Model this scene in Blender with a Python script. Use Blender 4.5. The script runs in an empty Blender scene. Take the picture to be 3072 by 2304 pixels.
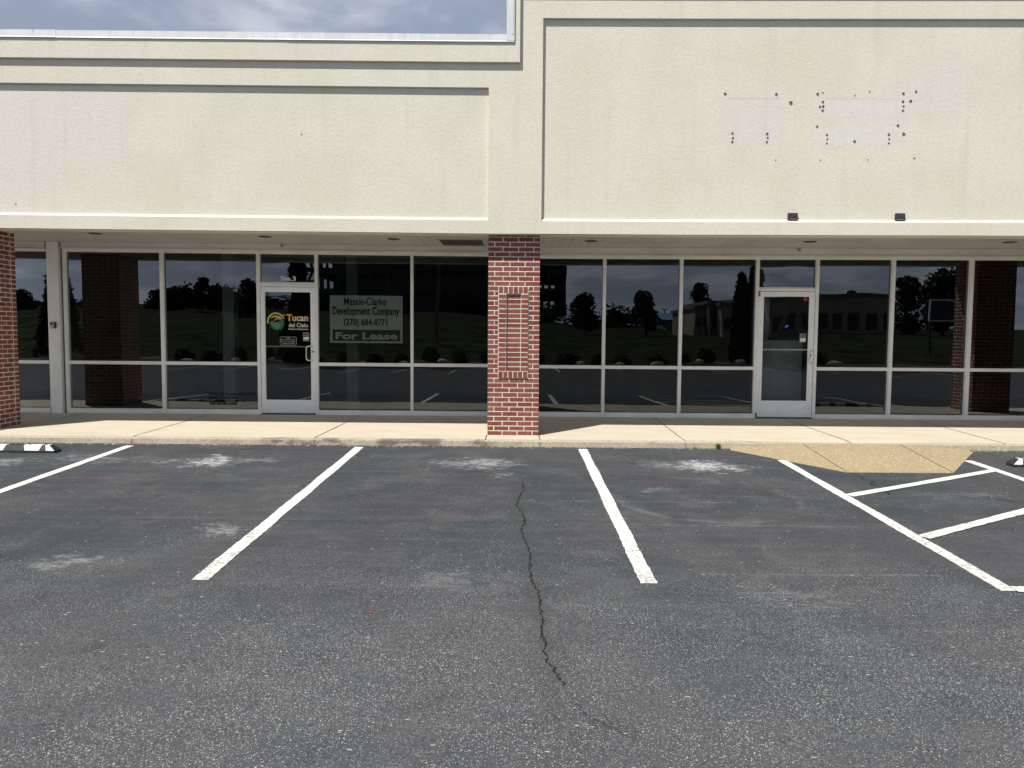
import bpy, bmesh, math, random
from mathutils import Vector, Matrix
random.seed(7)
SC = bpy.context.scene
COL = SC.collection
PI = math.pi

# ------------------------------------------------------------------ camera
cam_d = bpy.data.cameras.new("camera")
cam_d.sensor_width = 36.0
cam_d.lens = 27.035
cam_d.clip_start = 0.05
cam_d.clip_end = 5000
cam = bpy.data.objects.new("camera", cam_d)
COL.objects.link(cam)
right = Vector((0.999944323876058, 0.007533475939841231, 0.00738890305235922))
down = Vector((0.007870831428465305, -0.06608811482147908, -0.99778274744153))
fwd = Vector((-0.007028453647710351, 0.9977853515759825, -0.06614373001060007))
m = Matrix((right, -down, -fwd)).transposed().to_4x4()
m.translation = Vector((0, -10.8, 1.444))
cam.matrix_world = m
SC.camera = cam

# ------------------------------------------------------------------ light
SUN_T = Vector((0.84, 1.0, -1.975)).normalized()          # direction the light travels
sun_d = bpy.data.lights.new("sun", 'SUN')
sun_d.energy = 4.7
sun_d.angle = math.radians(0.55)
sun_d.color = (1.0, 0.955, 0.88)
sun = bpy.data.objects.new("sun", sun_d)
COL.objects.link(sun)
sun.rotation_euler = SUN_T.to_track_quat('-Z', 'Y').to_euler()
SUN_EL = math.asin(-SUN_T.z)
SUN_AZ = math.atan2(-SUN_T.x, -SUN_T.y)                    # compass angle from +Y towards +X

SC.view_settings.view_transform = 'Standard'
SC.view_settings.look = 'None'
SC.view_settings.exposure = 0.30
SC.view_settings.gamma = 1.0
SC.view_settings.use_curve_mapping = False

W = bpy.data.worlds.new("World")
SC.world = W
W.use_nodes = True


# ------------------------------------------------------------------ node helper
class NT:
    def __init__(s, tree):
        s.t = tree
        s.t.nodes.clear()

    def n(s, typ, **kw):
        nd = s.t.nodes.new(typ)
        for k, v in kw.items():
            if k == 'i':
                for a, b in v.items():
                    if isinstance(b, bpy.types.NodeSocket):
                        s.t.links.new(b, nd.inputs[a])
                    else:
                        nd.inputs[a].default_value = b
            else:
                setattr(nd, k, v)
        return nd

    def link(s, a, b): s.t.links.new(a, b)

    def math(s, op, a, b=None, c=None, clamp=False):
        nd = s.t.nodes.new('ShaderNodeMath'); nd.operation = op; nd.use_clamp = clamp
        for i, v in enumerate((a, b, c)):
            if v is None: continue
            if isinstance(v, bpy.types.NodeSocket): s.t.links.new(v, nd.inputs[i])
            else: nd.inputs[i].default_value = v
        return nd.outputs[0]

    def vmath(s, op, a, b=None):
        nd = s.t.nodes.new('ShaderNodeVectorMath'); nd.operation = op
        for i, v in enumerate((a, b)):
            if v is None: continue
            if isinstance(v, bpy.types.NodeSocket): s.t.links.new(v, nd.inputs[i])
            else: nd.inputs[i].default_value = v
        return nd.outputs['Value'] if op in ('LENGTH', 'DISTANCE') else nd.outputs[0]

    def noise(s, vec, scale, detail=4, rough=.55, dist=0.0):
        nd = s.t.nodes.new('ShaderNodeTexNoise')
        s.t.links.new(vec, nd.inputs['Vector'])
        nd.inputs['Scale'].default_value = scale
        nd.inputs['Detail'].default_value = detail
        nd.inputs['Roughness'].default_value = rough
        nd.inputs['Distortion'].default_value = dist
        return nd.outputs['Fac']

    def ramp(s, v, lo, hi, a=0.0, b=1.0, smooth=True):
        nd = s.t.nodes.new('ShaderNodeMapRange')
        nd.interpolation_type = 'SMOOTHSTEP' if smooth else 'LINEAR'
        s.t.links.new(v, nd.inputs[0])
        nd.inputs[1].default_value = lo; nd.inputs[2].default_value = hi
        nd.inputs[3].default_value = a; nd.inputs[4].default_value = b
        return nd.outputs[0]

    def mix(s, f, a, b, typ='MIX'):
        nd = s.t.nodes.new('ShaderNodeMix'); nd.data_type = 'RGBA'; nd.blend_type = typ
        for k, v in ((0, f), (6, a), (7, b)):
            if isinstance(v, bpy.types.NodeSocket): s.t.links.new(v, nd.inputs[k])
            else:
                if k and len(v) == 3: v = (*v, 1)
                nd.inputs[k].default_value = v
        return nd.outputs[2]

    def scale(s, vec, sx, sy, sz):
        return s.vmath('MULTIPLY', vec, (sx, sy, sz))

    def ell(s, vec, c, r, soft=.5):
        """1 inside an ellipsoid, fading out to its rim"""
        d = s.vmath('SUBTRACT', vec, c)
        d = s.vmath('MULTIPLY', d, tuple(1 / q for q in r))
        return s.ramp(s.vmath('LENGTH', d), 1 - soft, 1, 1, 0)

    def box2(s, vec, x0, x1, z0, z1, soft=.03):
        sp = s.n('ShaderNodeSeparateXYZ', i={0: vec})
        a = s.ramp(sp.outputs[0], x0 - soft, x0 + soft)
        b = s.ramp(sp.outputs[0], x1 - soft, x1 + soft, 1, 0)
        c = s.ramp(sp.outputs[2], z0 - soft, z0 + soft)
        d = s.ramp(sp.outputs[2], z1 - soft, z1 + soft, 1, 0)
        return s.math('MULTIPLY', s.math('MULTIPLY', a, b), s.math('MULTIPLY', c, d))

    def bump(s, h, strength, dist):
        nd = s.n('ShaderNodeBump', i={'Height': h, 'Strength': strength, 'Distance': dist})
        return nd.outputs[0]


# world: Nishita sky with broken grey cloud
w = NT(W.node_tree)
sky = w.n('ShaderNodeTexSky')
sky.sky_type = 'NISHITA'
sky.sun_disc = False
sky.sun_elevation = SUN_EL
sky.sun_rotation = SUN_AZ
sky.air_density = 1.0
sky.dust_density = 1.5
tc = w.n('ShaderNodeTexCoord')
dirv = tc.outputs['Generated']
sp = w.n('ShaderNodeSeparateXYZ', i={0: dirv})
zz = w.math('ADD', w.math('MAXIMUM', sp.outputs[2], 0.0), 0.22)
px_ = w.math('DIVIDE', sp.outputs[0], zz)
py_ = w.math('DIVIDE', sp.outputs[1], zz)
cv = w.n('ShaderNodeCombineXYZ', i={0: px_, 1: py_, 2: 0.37}).outputs[0]
cl_big = w.noise(cv, 1.15, 6, .52, .35)
cl_small = w.noise(cv, 3.4, 7, .55, .2)
cover = w.ramp(w.math('ADD', w.math('MULTIPLY', cl_big, .75), w.math('MULTIPLY', cl_small, .25)), .18, .34)
shade = w.math('ADD', w.math('MULTIPLY', cl_big, .5), w.math('MULTIPLY', cl_small, .5))
dark_c = (2.55, 3.0, 3.95)
lite_c = (4.9, 5.25, 5.95)
cc = w.mix(w.ramp(shade, .45, .60), dark_c, lite_c)
warm_low = w.ramp(sp.outputs[2], 0.0, 0.22, 1, 0)
cc = w.mix(w.math('MULTIPLY', warm_low, .25), cc, (4.2, 4.4, 4.8))
skyc = w.mix(cover, sky.outputs[0], cc)
# fill light shaped in the sky: sun side brightened low down, overhead dimmed
sd = w.math('ADD', w.math('MULTIPLY', sp.outputs[0], -.64), w.math('MULTIPLY', sp.outputs[1], -.77))
glow = w.math('MULTIPLY', w.ramp(sd, -.05, .6), w.ramp(sp.outputs[2], .12, .40, 1, 0))
lum = w.math('SUBTRACT', w.math('ADD', 1.0, w.math('MULTIPLY', glow, 1.0)), w.ramp(sp.outputs[2], .44, .70, 0, .72))
skyc = w.vmath('MULTIPLY', skyc, w.n('ShaderNodeCombineXYZ', i={0: lum, 1: lum, 2: lum}).outputs[0])
bg = w.n('ShaderNodeBackground', i={0: skyc, 1: 0.10})
out = w.n('ShaderNodeOutputWorld')
w.link(bg.outputs[0], out.inputs[0])

# ------------------------------------------------------------------ materials
MATS = {}


def mat(name, fn):
    if name in MATS: return MATS[name]
    mt = bpy.data.materials.new(name)
    mt.use_nodes = True
    t = NT(mt.node_tree)
    o = t.n('ShaderNodeOutputMaterial')
    p = t.n('ShaderNodeBsdfPrincipled')
    t.link(p.outputs[0], o.inputs[0])
    g = t.n('ShaderNodeNewGeometry').outputs['Position']
    fn(t, p, g, o)
    MATS[name] = mt
    return mt


def setp(t, p, col=None, rough=None, metal=None, normal=None, spec=None):
    for k, v in (('Base Color', col), ('Roughness', rough), ('Metallic', metal), ('Normal', normal), ('Specular IOR Level', spec)):
        if v is None: continue
        if isinstance(v, bpy.types.NodeSocket): t.link(v, p.inputs[k])
        else:
            if k == 'Base Color' and len(v) == 3: v = (*v, 1)
            p.inputs[k].default_value = v


def plain(name, col, rough=.6, metal=0.0, var=.12, scale=6.0, bump=0.0, spec=.5):
    def fn(t, p, g, o):
        nz = t.noise(g, scale, 5, .6)
        c2 = tuple(c * (1 - var) for c in col)
        c3 = tuple(min(1, c * (1 + var)) for c in col)
        c = t.mix(t.ramp(nz, .35, .65), c2, c3)
        nm = None
        if bump: nm = t.bump(t.noise(g, scale * 12, 3), bump, .004)
        setp(t, p, c, rough, metal, nm, spec)
    return mat(name, fn)


def f_stucco(t, p, g, o):
    base = (.70, .665, .565)
    big = t.noise(g, .9, 5, .6)
    c = t.mix(t.ramp(big, .3, .7), (.675, .64, .535), (.715, .685, .59))
    # old repaint patches, paler and pinker
    def patch(c, x0, x1, z0, z1, a, col=(.692, .652, .615), sf=.05):
        k = t.box2(t.vmath('ADD', g, jit), x0, x1, z0, z1, sf)
        return t.mix(t.math('MULTIPLY', k, a), c, col)
    jn = t.n('ShaderNodeTexNoise', i={'Vector': g, 'Scale': 3.0, 'Detail': 3.0})
    jit = t.vmath('MULTIPLY', t.vmath('SUBTRACT', jn.outputs['Color'], (.5, .5, .5)), (.28, .28, .28))
    c = patch(c, -9, -5.35, 3.75, 4.74, .85)
    c = patch(c, -9, -6.2, 3.35, 3.8, .8)
    c = patch(c, -9, -6.7, 3.0, 3.4, .7)
    c = patch(c, -5.95, -5.6, 3.5, 3.66, .7)
    c = patch(c, -3.6, -2.3, 5.10, 5.35, .4)
    c = patch(c, -9, -5.0, 5.10, 5.35, .5)
    c = patch(c, 2.73, 3.58, 4.05, 4.66, .95, sf=.02)
    c = patch(c, 3.25, 3.5, 4.62, 4.78, .8)
    c = patch(c, 4.0, 5.3, 4.30, 4.62, .9)
    c = patch(c, 3.97, 5.22, 4.00, 4.24, .9)
    c = patch(c, 4.85, 5.9, 4.50, 4.82, .8)
    c = patch(c, 5.2, 6.1, 4.5, 5.1, .75)
    c = patch(c, 5.7, 5.95, 4.3, 5.3, .5)
    c = patch(c, .3, .45, 3.4, 5.6, .35)
    c = patch(c, 4.9, 5.8, 2.86, 2.95, .6)
    # ghost of glue ribs under the old sign, blue-green tinge
    wv = t.n('ShaderNodeTexWave', i={'Vector': g, 'Scale': 9.0, 'Distortion': 2.5, 'Detail': 2.0})
    rib = t.math('ADD', t.math('MULTIPLY', wv.outputs['Fac'], .5), .3)
    k1 = t.math('MULTIPLY', t.box2(g, 3.98, 5.2, 4.45, 4.62, .04), rib)
    k2 = t.math('MULTIPLY', t.box2(g, 3.98, 5.05, 4.05, 4.24, .04), rib)
    c = t.mix(t.math('MULTIPLY', t.math('ADD', k1, k2), .65), c, (.70, .715, .70))
    ln = t.math('MULTIPLY', t.box2(t.vmath('ADD', g, t.vmath('MULTIPLY', jit, (.15, .15, .15))), 2.82, 3.52, 4.632, 4.645, .008), .45)
    c = t.mix(ln, c, (.40, .36, .28))
    ln = t.math('MULTIPLY', t.box2(t.vmath('ADD', g, t.vmath('MULTIPLY', jit, (.1, .1, .1))), 4.12, 5.22, 4.633, 4.642, .006), .35)
    c = t.mix(ln, c, (.42, .38, .30))
    # rain streaks
    st = t.noise(t.scale(g, 7, 7, .45), 1.0, 4, .6)
    c = t.mix(t.ramp(st, .52, .74, 0, .22), c, (.50, .48, .41))
    fine = t.noise(g, 34, 4, .62, .6)
    finer = t.noise(g, 95, 3, .6)
    c = t.mix(t.ramp(fine, .36, .56, .20, 0), c, (.46, .43, .36))
    h = t.math('ADD', t.math('MULTIPLY', fine, .75), t.math('MULTIPLY', finer, .25))
    setp(t, p, c, .88, 0, t.bump(h, .48, .010), .25)


stucco = mat('stucco', f_stucco)


def f_asphalt(t, p, g, o):
    big = t.noise(g, .50, 4, .6)
    mid = t.noise(g, 2.1, 7, .68, .5)
    streak = t.noise(t.scale(g, .6, 7, 1), 1.0, 7, .72, .3)
    hue = t.noise(t.vmath('ADD', g, (31, 4, 0)), .62, 5, .6)
    sx0 = t.n('ShaderNodeSeparateXYZ', i={0: g})
    spy = sx0.outputs[1]
    near = t.ramp(spy, -4.0, -7.6, 0, 1)
    c = t.mix(t.ramp(hue, .42, .58), (.046, .057, .064), (.061, .058, .067))
    c = t.mix(t.ramp(big, .40, .64, 0, .55), c, (.080, .080, .082))
    c = t.mix(t.ramp(streak, .46, .66, 0, .42), c, (.100, .101, .103))
    c = t.mix(t.ramp(mid, .50, .68, 0, .50), c, (.114, .113, .113))
    c = t.mix(t.math('MULTIPLY', near, .45), c, (.112, .112, .116))
    c = t.mix(t.ramp(mid, .46, .30, 0, .40), c, (.034, .038, .042))
    # dark drips and old oil
    oil = t.noise(t.vmath('ADD', g, (7, 3, 0)), 1.7, 5, .6, .8)
    c = t.mix(t.ramp(oil, .62, .74, 0, .45), c, (.030, .031, .034))
    cluster = t.noise(g, 1.2, 6, .72)
    wear = t.math('ADD', t.math('MULTIPLY', near, t.ramp(cluster, .30, .62, .35, 1.0)), t.math('MULTIPLY', t.ramp(cluster, .38, .66), .5))
    wear = t.math('ADD', wear, .12)
    # pale and dark aggregate, two sizes
    v1 = t.n('ShaderNodeTexVoronoi', i={'Vector': t.scale(g, 1, .8, 1), 'Scale': 150.0, 'Randomness': 1.0})
    sel = t.n('ShaderNodeSeparateXYZ', i={0: v1.outputs['Color']})
    st1 = t.math('MULTIPLY', t.ramp(v1.outputs['Distance'], .20, .44, 1, 0), t.ramp(sel.outputs[0], .42, .60))
    stone = t.mix(sel.outputs[1], (.17, .172, .178), (.54, .54, .54))
    c = t.mix(t.math('MULTIPLY', st1, wear, clamp=True), c, stone)
    v2 = t.n('ShaderNodeTexVoronoi', i={'Vector': g, 'Scale': 58.0, 'Randomness': 1.0})
    sel2 = t.n('ShaderNodeSeparateXYZ', i={0: v2.outputs['Color']})
    st2 = t.math('MULTIPLY', t.ramp(v2.outputs['Distance'], .14, .30, 1, 0), t.ramp(sel2.outputs[0], .90, .93))
    c = t.mix(t.math('MULTIPLY', st2, t.math('MULTIPLY', wear, .9), clamp=True), c, (.50, .50, .48))
    v3 = t.n('ShaderNodeTexVoronoi', i={'Vector': t.scale(g, .55, 1.5, 1), 'Scale': 26.0, 'Randomness': 1.0})
    sel3 = t.n('ShaderNodeSeparateXYZ', i={0: v3.outputs['Color']})
    st3 = t.math('MULTIPLY', t.ramp(v3.outputs['Distance'], .10, .24, 1, 0), t.ramp(sel3.outputs[0], .955, .965))
    c = t.mix(t.math('MULTIPLY', st3, .75), c, (.52, .52, .50))
    fn_ = t.noise(g, 62, 5, .75)
    c = t.mix(t.ramp(fn_, .36, .50, .6, 0), c, (.020, .021, .024))
    # paver seams running along the lot
    for y, x0, x1, a in ((-4.16, -3.6, 0.1, -.5), (-4.18, 0.6, 3.2, .3), (-3.38, -.2, 2.4, .28), (-5.42, 1.1, 3.2, .3), (-2.55, -6, -1, .15)):
        sx = t.n('ShaderNodeSeparateXYZ', i={0: t.vmath('ADD', g, t.scale(t.n('ShaderNodeTexNoise', i={'Vector': g, 'Scale': 4.0}).outputs['Color'], 0, .05, 0))})
        d = t.math('ABSOLUTE', t.math('SUBTRACT', sx.outputs[1], y + .025))
        k = t.ramp(d, .004, .016, 1, 0)
        k = t.math('MULTIPLY', k, t.math('MULTIPLY', t.ramp(sx.outputs[0], x0, x0 + .4), t.ramp(sx.outputs[0], x1 - .4, x1, 1, 0)))
        k = t.math('MULTIPLY', k, t.ramp(t.noise(g, 9, 3), .38, .55))
        c = t.mix(t.math('MULTIPLY', k, abs(a)), c, (.012, .012, .012) if a < 0 else (.30, .30, .29))
    # white mineral scuffs where tyres stop
    sn = t.noise(t.scale(g, 8, 26, 1), 1.0, 10, .82, .6)
    sn2 = t.noise(g, 3.0, 4, .6)
    wn = t.n('ShaderNodeTexNoise', i={'Vector': g, 'Scale': 2.6, 'Detail': 6.0, 'Roughness': .7})
    gw = t.vmath('ADD', g, t.vmath('MULTIPLY', t.vmath('SUBTRACT', wn.outputs['Color'], (.5, .5, .5)), (1.5, .9, 0)))
    for cx, cy, rx, ry, a in ((-3.65, -1.62, .62, .58, 1.0), (-4.3, -1.62, .35, .25, .30), (-3.0, -1.5, .55, .4, .25),
                              (-.45, -1.55, .85, .62, .55), (-.15, -2.25, .35, .35, .35), (2.28, -1.62, .62, .62, .95), (1.75, -1.6, .5, .5, .3),
                              (-6.3, -1.75, .9, .4, .45), (-5.2, -1.5, .9, .5, .32), (-2.35, -4.45, .35, .28, .35), (-5.2, -4.7, .4, .2, .28),
                              (1.45, -2.9, .35, .25, .2), (-.5, -5.6, .5, .35, .14), (3.9, -7.2, .7, .5, .35), (-3.3, -5.3, .4, .2, .3),
                              (1.9, -5.9, .5, .3, .13), (4.7, -3.0, .8, .3, .15)):
        k = t.ell(gw, (cx, cy, -.13), (rx * 1.25, ry * 1.15, 3), 1.0)
        k2 = t.math('SUBTRACT', t.math('ADD', sn, t.math('MULTIPLY', k, .20)), t.math('MULTIPLY', sn2, .12))
        k2 = t.math('MULTIPLY', t.ramp(k2, .55, .68), t.ramp(k, .0, .45))
        c = t.mix(t.math('MULTIPLY', k2, a), c, (.50, .50, .49))
    # ring-shaped tyre rub marks
    for cx, cy, r0 in ((-4.42, -1.72, .20), (2.75, -2.1, .5), (-5.9, -4.8, 1.1), (1.9, -3.2, .9)):
        d = t.vmath('LENGTH', t.vmath('MULTIPLY', t.vmath('SUBTRACT', g, (cx, cy, 0)), (1, 1, 0)))
        k = t.ramp(t.math('ABSOLUTE', t.math('SUBTRACT', d, r0)), .01, .07, 1, 0)
        k = t.math('MULTIPLY', k, t.ramp(t.noise(g, 2.2, 6, .7), .48, .66))
        c = t.mix(t.math('MULTIPLY', k, .30), c, (.25, .25, .25))
    # sealed darker band beside the crack
    sx = t.n('ShaderNodeSeparateXYZ', i={0: g})
    xx = t.math('ADD', sx.outputs[0], t.math('MULTIPLY', sx.outputs[1], .045))
    xx = t.math('ADD', xx, t.math('MULTIPLY', t.math('SUBTRACT', t.noise(g, 3, 3), .5), .25))
    k = t.ramp(t.math('ABSOLUTE', t.math('ADD', xx, .14 - .0)), .02, .09, 1, 0)
    k = t.math('MULTIPLY', k, t.math('MULTIPLY', t.ramp(sx.outputs[1], -8.2, -7), t.ramp(sx.outputs[1], -2.6, -2.3, 1, 0)))
    c = t.mix(t.math('MULTIPLY', k, .35), c, (.060, .058, .055))
    c = t.mix(1.0, c, (.97, .99, 1.03), 'MULTIPLY')
    h = t.math('ADD', t.math('MULTIPLY', v1.outputs['Distance'], -.6), t.math('ADD', fn_, t.math('MULTIPLY', t.noise(g, 150, 2), .5)))
    setp(t, p, c, .86, 0, t.bump(h, .55, .006), .15)


asphalt = mat('asphalt', f_asphalt)


def f_conc(t, p, g, o):
    sp_ = t.n('ShaderNodeSeparateXYZ', i={0: g})
    big = t.noise(t.scale(g, 1, 2.2, 1), 1.3, 5, .6)
    c = t.mix(t.ramp(big, .33, .67), (.535, .48, .372), (.585, .535, .437))
    br = t.noise(t.scale(g, .8, 11, 1), 1.6, 4, .6)
    c = t.mix(t.ramp(br, .45, .7, 0, .35), c, (.56, .50, .40))
    sp2 = t.noise(g, 7, 6, .7)
    c = t.mix(t.ramp(sp2, .60, .72, 0, .35), c, (.40, .35, .26))
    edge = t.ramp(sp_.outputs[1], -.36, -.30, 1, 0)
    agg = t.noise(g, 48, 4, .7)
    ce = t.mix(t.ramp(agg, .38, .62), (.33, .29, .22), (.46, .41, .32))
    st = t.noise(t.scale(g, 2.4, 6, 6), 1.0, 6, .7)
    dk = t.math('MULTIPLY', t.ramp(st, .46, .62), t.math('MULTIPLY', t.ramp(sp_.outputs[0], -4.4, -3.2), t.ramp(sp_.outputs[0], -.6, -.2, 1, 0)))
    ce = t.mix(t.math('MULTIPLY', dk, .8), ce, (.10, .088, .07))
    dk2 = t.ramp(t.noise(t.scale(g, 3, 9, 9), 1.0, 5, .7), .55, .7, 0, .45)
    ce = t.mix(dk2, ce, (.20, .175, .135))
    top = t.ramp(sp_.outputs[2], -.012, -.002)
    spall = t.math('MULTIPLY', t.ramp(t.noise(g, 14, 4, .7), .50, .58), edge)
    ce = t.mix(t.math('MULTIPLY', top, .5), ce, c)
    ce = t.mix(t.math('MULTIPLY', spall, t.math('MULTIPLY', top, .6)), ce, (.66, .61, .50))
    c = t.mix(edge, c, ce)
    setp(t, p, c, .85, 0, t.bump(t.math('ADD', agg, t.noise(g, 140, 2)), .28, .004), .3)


concrete = mat('concrete', f_conc)


def f_ramp(t, p, g, o):
    v = t.n('ShaderNodeTexVoronoi', i={'Vector': g, 'Scale': 70.0})
    s_ = t.n('ShaderNodeSeparateXYZ', i={0: v.outputs['Color']})
    c = t.mix(s_.outputs[0], (.325, .258, .160), (.40, .322, .205))
    c = t.mix(t.ramp(t.noise(g, 2.0, 5, .6), .35, .65, 0, .5), c, (.33, .265, .165))
    c = t.mix(t.math('MULTIPLY', t.ramp(s_.outputs[1], .9, .92), .7), c, (.62, .55, .42))
    setp(t, p, c, .85, 0, t.bump(v.outputs['Distance'], .4, .004), .3)


ramp_m = mat('exposed_aggregate', f_ramp)


def f_brick(t, p, g, o):
    a = t.n('ShaderNodeAttribute', attribute_name='tone')
    s_ = t.n('ShaderNodeSeparateXYZ', i={0: a.outputs['Vector']})
    c = t.mix(s_.outputs[0], (.200, .066, .052), (.305, .118, .088))
    c = t.mix(t.math('MULTIPLY', s_.outputs[1], .45), c, (.185, .050, .044))
    n1 = t.noise(g, 26, 5, .7)
    c = t.mix(t.ramp(n1, .35, .62, .45, 0), c, (.13, .032, .026))
    c = t.mix(t.ramp(t.noise(g, 11, 4, .6), .60, .74, 0, .35), c, (.45, .30, .24))
    setp(t, p, c, .85, 0, t.bump(t.noise(g, 110, 3, .6), .5, .004), .25)


brick_m = mat('red_brick', f_brick)
mortar_m = plain('mortar', (.72, .67, .57), .92, 0, .16, 22, .6, .2)
frame_m = plain('painted_aluminium', (.84, .84, .80), .38, 0, .05, 3.0, 0, .5)
frame2_m = plain('white_door_aluminium', (.87, .89, .88), .35, 0, .04, 4.0, 0, .5)
chrome_m = plain('satin_steel', (.74, .74, .74), .25, .9, .05)
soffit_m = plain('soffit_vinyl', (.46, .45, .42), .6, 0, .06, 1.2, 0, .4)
header_m = plain('header_trim', (.72, .71, .67), .6, 0, .06, 1.2, 0, .4)
groove_m = plain('dark_groove', (.05, .05, .045), .8)
dark_m = plain('dark_metal', (.035, .035, .038), .45, 0, .3, 30)
rubber_m = plain('black_rubber', (.022, .023, .026), .65, 0, .35, 25, .4)
stopw_m = plain('stripe_white', (.72, .72, .70), .6, 0, .10, 25)
black_m = plain('near_black', (.008, .008, .008), .9)
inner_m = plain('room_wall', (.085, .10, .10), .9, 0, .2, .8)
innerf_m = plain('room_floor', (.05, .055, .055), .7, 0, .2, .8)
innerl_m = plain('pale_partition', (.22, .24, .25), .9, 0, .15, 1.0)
signw_m = plain('sign_panel', (.70, .745, .72), .6, 0, .06, 2)
signg_m = plain('sign_green', (.012, .035, .024), .6, 0, .1, 5)
lettw_m = plain('white_vinyl', (.85, .86, .85), .5, 0, .03)
stick_m = plain('sticker_paper', (.72, .73, .74), .6, 0, .04)
stickg_m = plain('sticker_grey', (.20, .205, .21), .6, 0, .08)
red_m = plain('red_plastic', (.42, .05, .04), .5)
blue_m = plain('blue_sticker', (.10, .16, .75), .5)
vent_m = plain('vent_grille', (.085, .085, .08), .6)


def f_coping(t, p, g, o):
    n = t.noise(t.scale(g, 2, 2, 1), 1.5, 5, .6)
    c = t.mix(t.ramp(n, .35, .65), (.62, .65, .66), (.70, .73, .73))
    st = t.noise(t.scale(g, 22, 22, 1.2), 1.0, 4, .65)
    c = t.mix(t.ramp(st, .50, .66, 0, .55), c, (.78, .80, .79))
    st2 = t.noise(t.scale(t.vmath('ADD', g, (9, 0, 0)), 9, 9, 1.5), 1.0, 4, .65)
    c = t.mix(t.ramp(st2, .60, .72, 0, .6), c, (.30, .32, .31))
    setp(t, p, c, .5, .0, t.bump(t.noise(t.scale(g, 1, 1, 6), 3, 3), .12, .01))


coping_m = mat('galvanised_coping', f_coping)


def f_paint(t, p, g, o):
    n = t.noise(g, 28, 6, .72)
    n2 = t.noise(g, 3.5, 4, .6)
    k = t.math('ADD', n, t.math('MULTIPLY', t.math('SUBTRACT', n2, .5), .35))
    sy = t.n('ShaderNodeSeparateXYZ', i={0: g}).outputs[1]
    k = t.math('ADD', k, t.ramp(sy, -5.8, -1.2, .035, -.10))
    c = t.mix(t.ramp(k, .53, .62, 0, .80), (.68, .68, .65), (.22, .22, .21))
    c = t.mix(t.ramp(n2, .5, .7, 0, .35), c, (.62, .62, .58))
    setp(t, p, c, .75, 0, t.bump(n, .4, .004), .3)


paint_m = mat('worn_white_paint', f_paint)


def glass(name, tint, refl):
    def fn(t, p, g, o):
        fr = t.n('ShaderNodeFresnel', i={'IOR': 1.52})
        k = t.math('MULTIPLY', fr.outputs[0], refl, clamp=True)
        tr = t.n('ShaderNodeBsdfTransparent', i={0: (*tint, 1)})
        gl = t.n('ShaderNodeBsdfGlossy', i={0: (.90, .96, 1, 1), 'Roughness': 0.0})
        mx = t.n('ShaderNodeMixShader', i={0: k, 1: tr.outputs[0], 2: gl.outputs[0]})
        t.link(mx.outputs[0], o.inputs[0])
    return mat(name, fn)


glassL = glass('tinted_glass', (.46, .485, .475), 2.0)
glassR = glass('dark_tinted_glass', (.30, .33, .34), 1.7)
glassD = glass('door_glass', (.68, .70, .70), 1.7)


def leafmat(name, a, b):
    def fn(t, p, g, o):
        at = t.n('ShaderNodeAttribute', attribute_name='tone')
        s_ = t.n('ShaderNodeSeparateXYZ', i={0: at.outputs['Vector']})
        setp(t, p, t.mix(s_.outputs[0], a, b), .75, 0, None, .2)
    return mat(name, fn)


leaf_m = leafmat('broad_leaves', (.020, .036, .013), (.045, .07, .024))
conif_m = leafmat('conifer_leaves', (.016, .032, .014), (.035, .06, .024))
bark_m = plain('bark', (.10, .075, .055), .9, 0, .3, 9)
grass_m = plain('grass_blades', (.036, .043, .027), 1.0, 0, .35, .6, 0, 0.0)
mulch_m = plain('mulch', (.09, .06, .04), .95, 0, .4, 12, .5)
rock_m = plain('pale_rock', (.50, .48, .44), .9, 0, .2, 4)
tan_m = plain('tan_block', (.42, .34, .27), .85, 0, .12, .5)
tanw_m = plain('brown_block', (.20, .16, .13), .85, 0, .12, .5)
roofb_m = plain('blue_roof', (.16, .36, .62), .5)
steel_m = plain('dark_steel_frame', (.055, .055, .055), .7)
slab_m = plain('grey_slab', (.17, .17, .165), .85)
wire_m = plain('cable_black', (.02, .02, .02), .7)
gutter_m = plain('weathered_pole', (.16, .13, .10), .9)


# ------------------------------------------------------------------ mesh helper
def warp(v):
    """the eaves line climbs a little towards both ends of the row"""
    x, y, z = v
    k = max(0.0, min(1.0, (z - .8) / 1.9))
    if y > 4 or y < -1: return v
    dz = .0050 * max(0, -x - .6) * k if x < 0 else .0035 * max(0, x - 2) * k
    return (x, y, z + dz)


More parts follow.
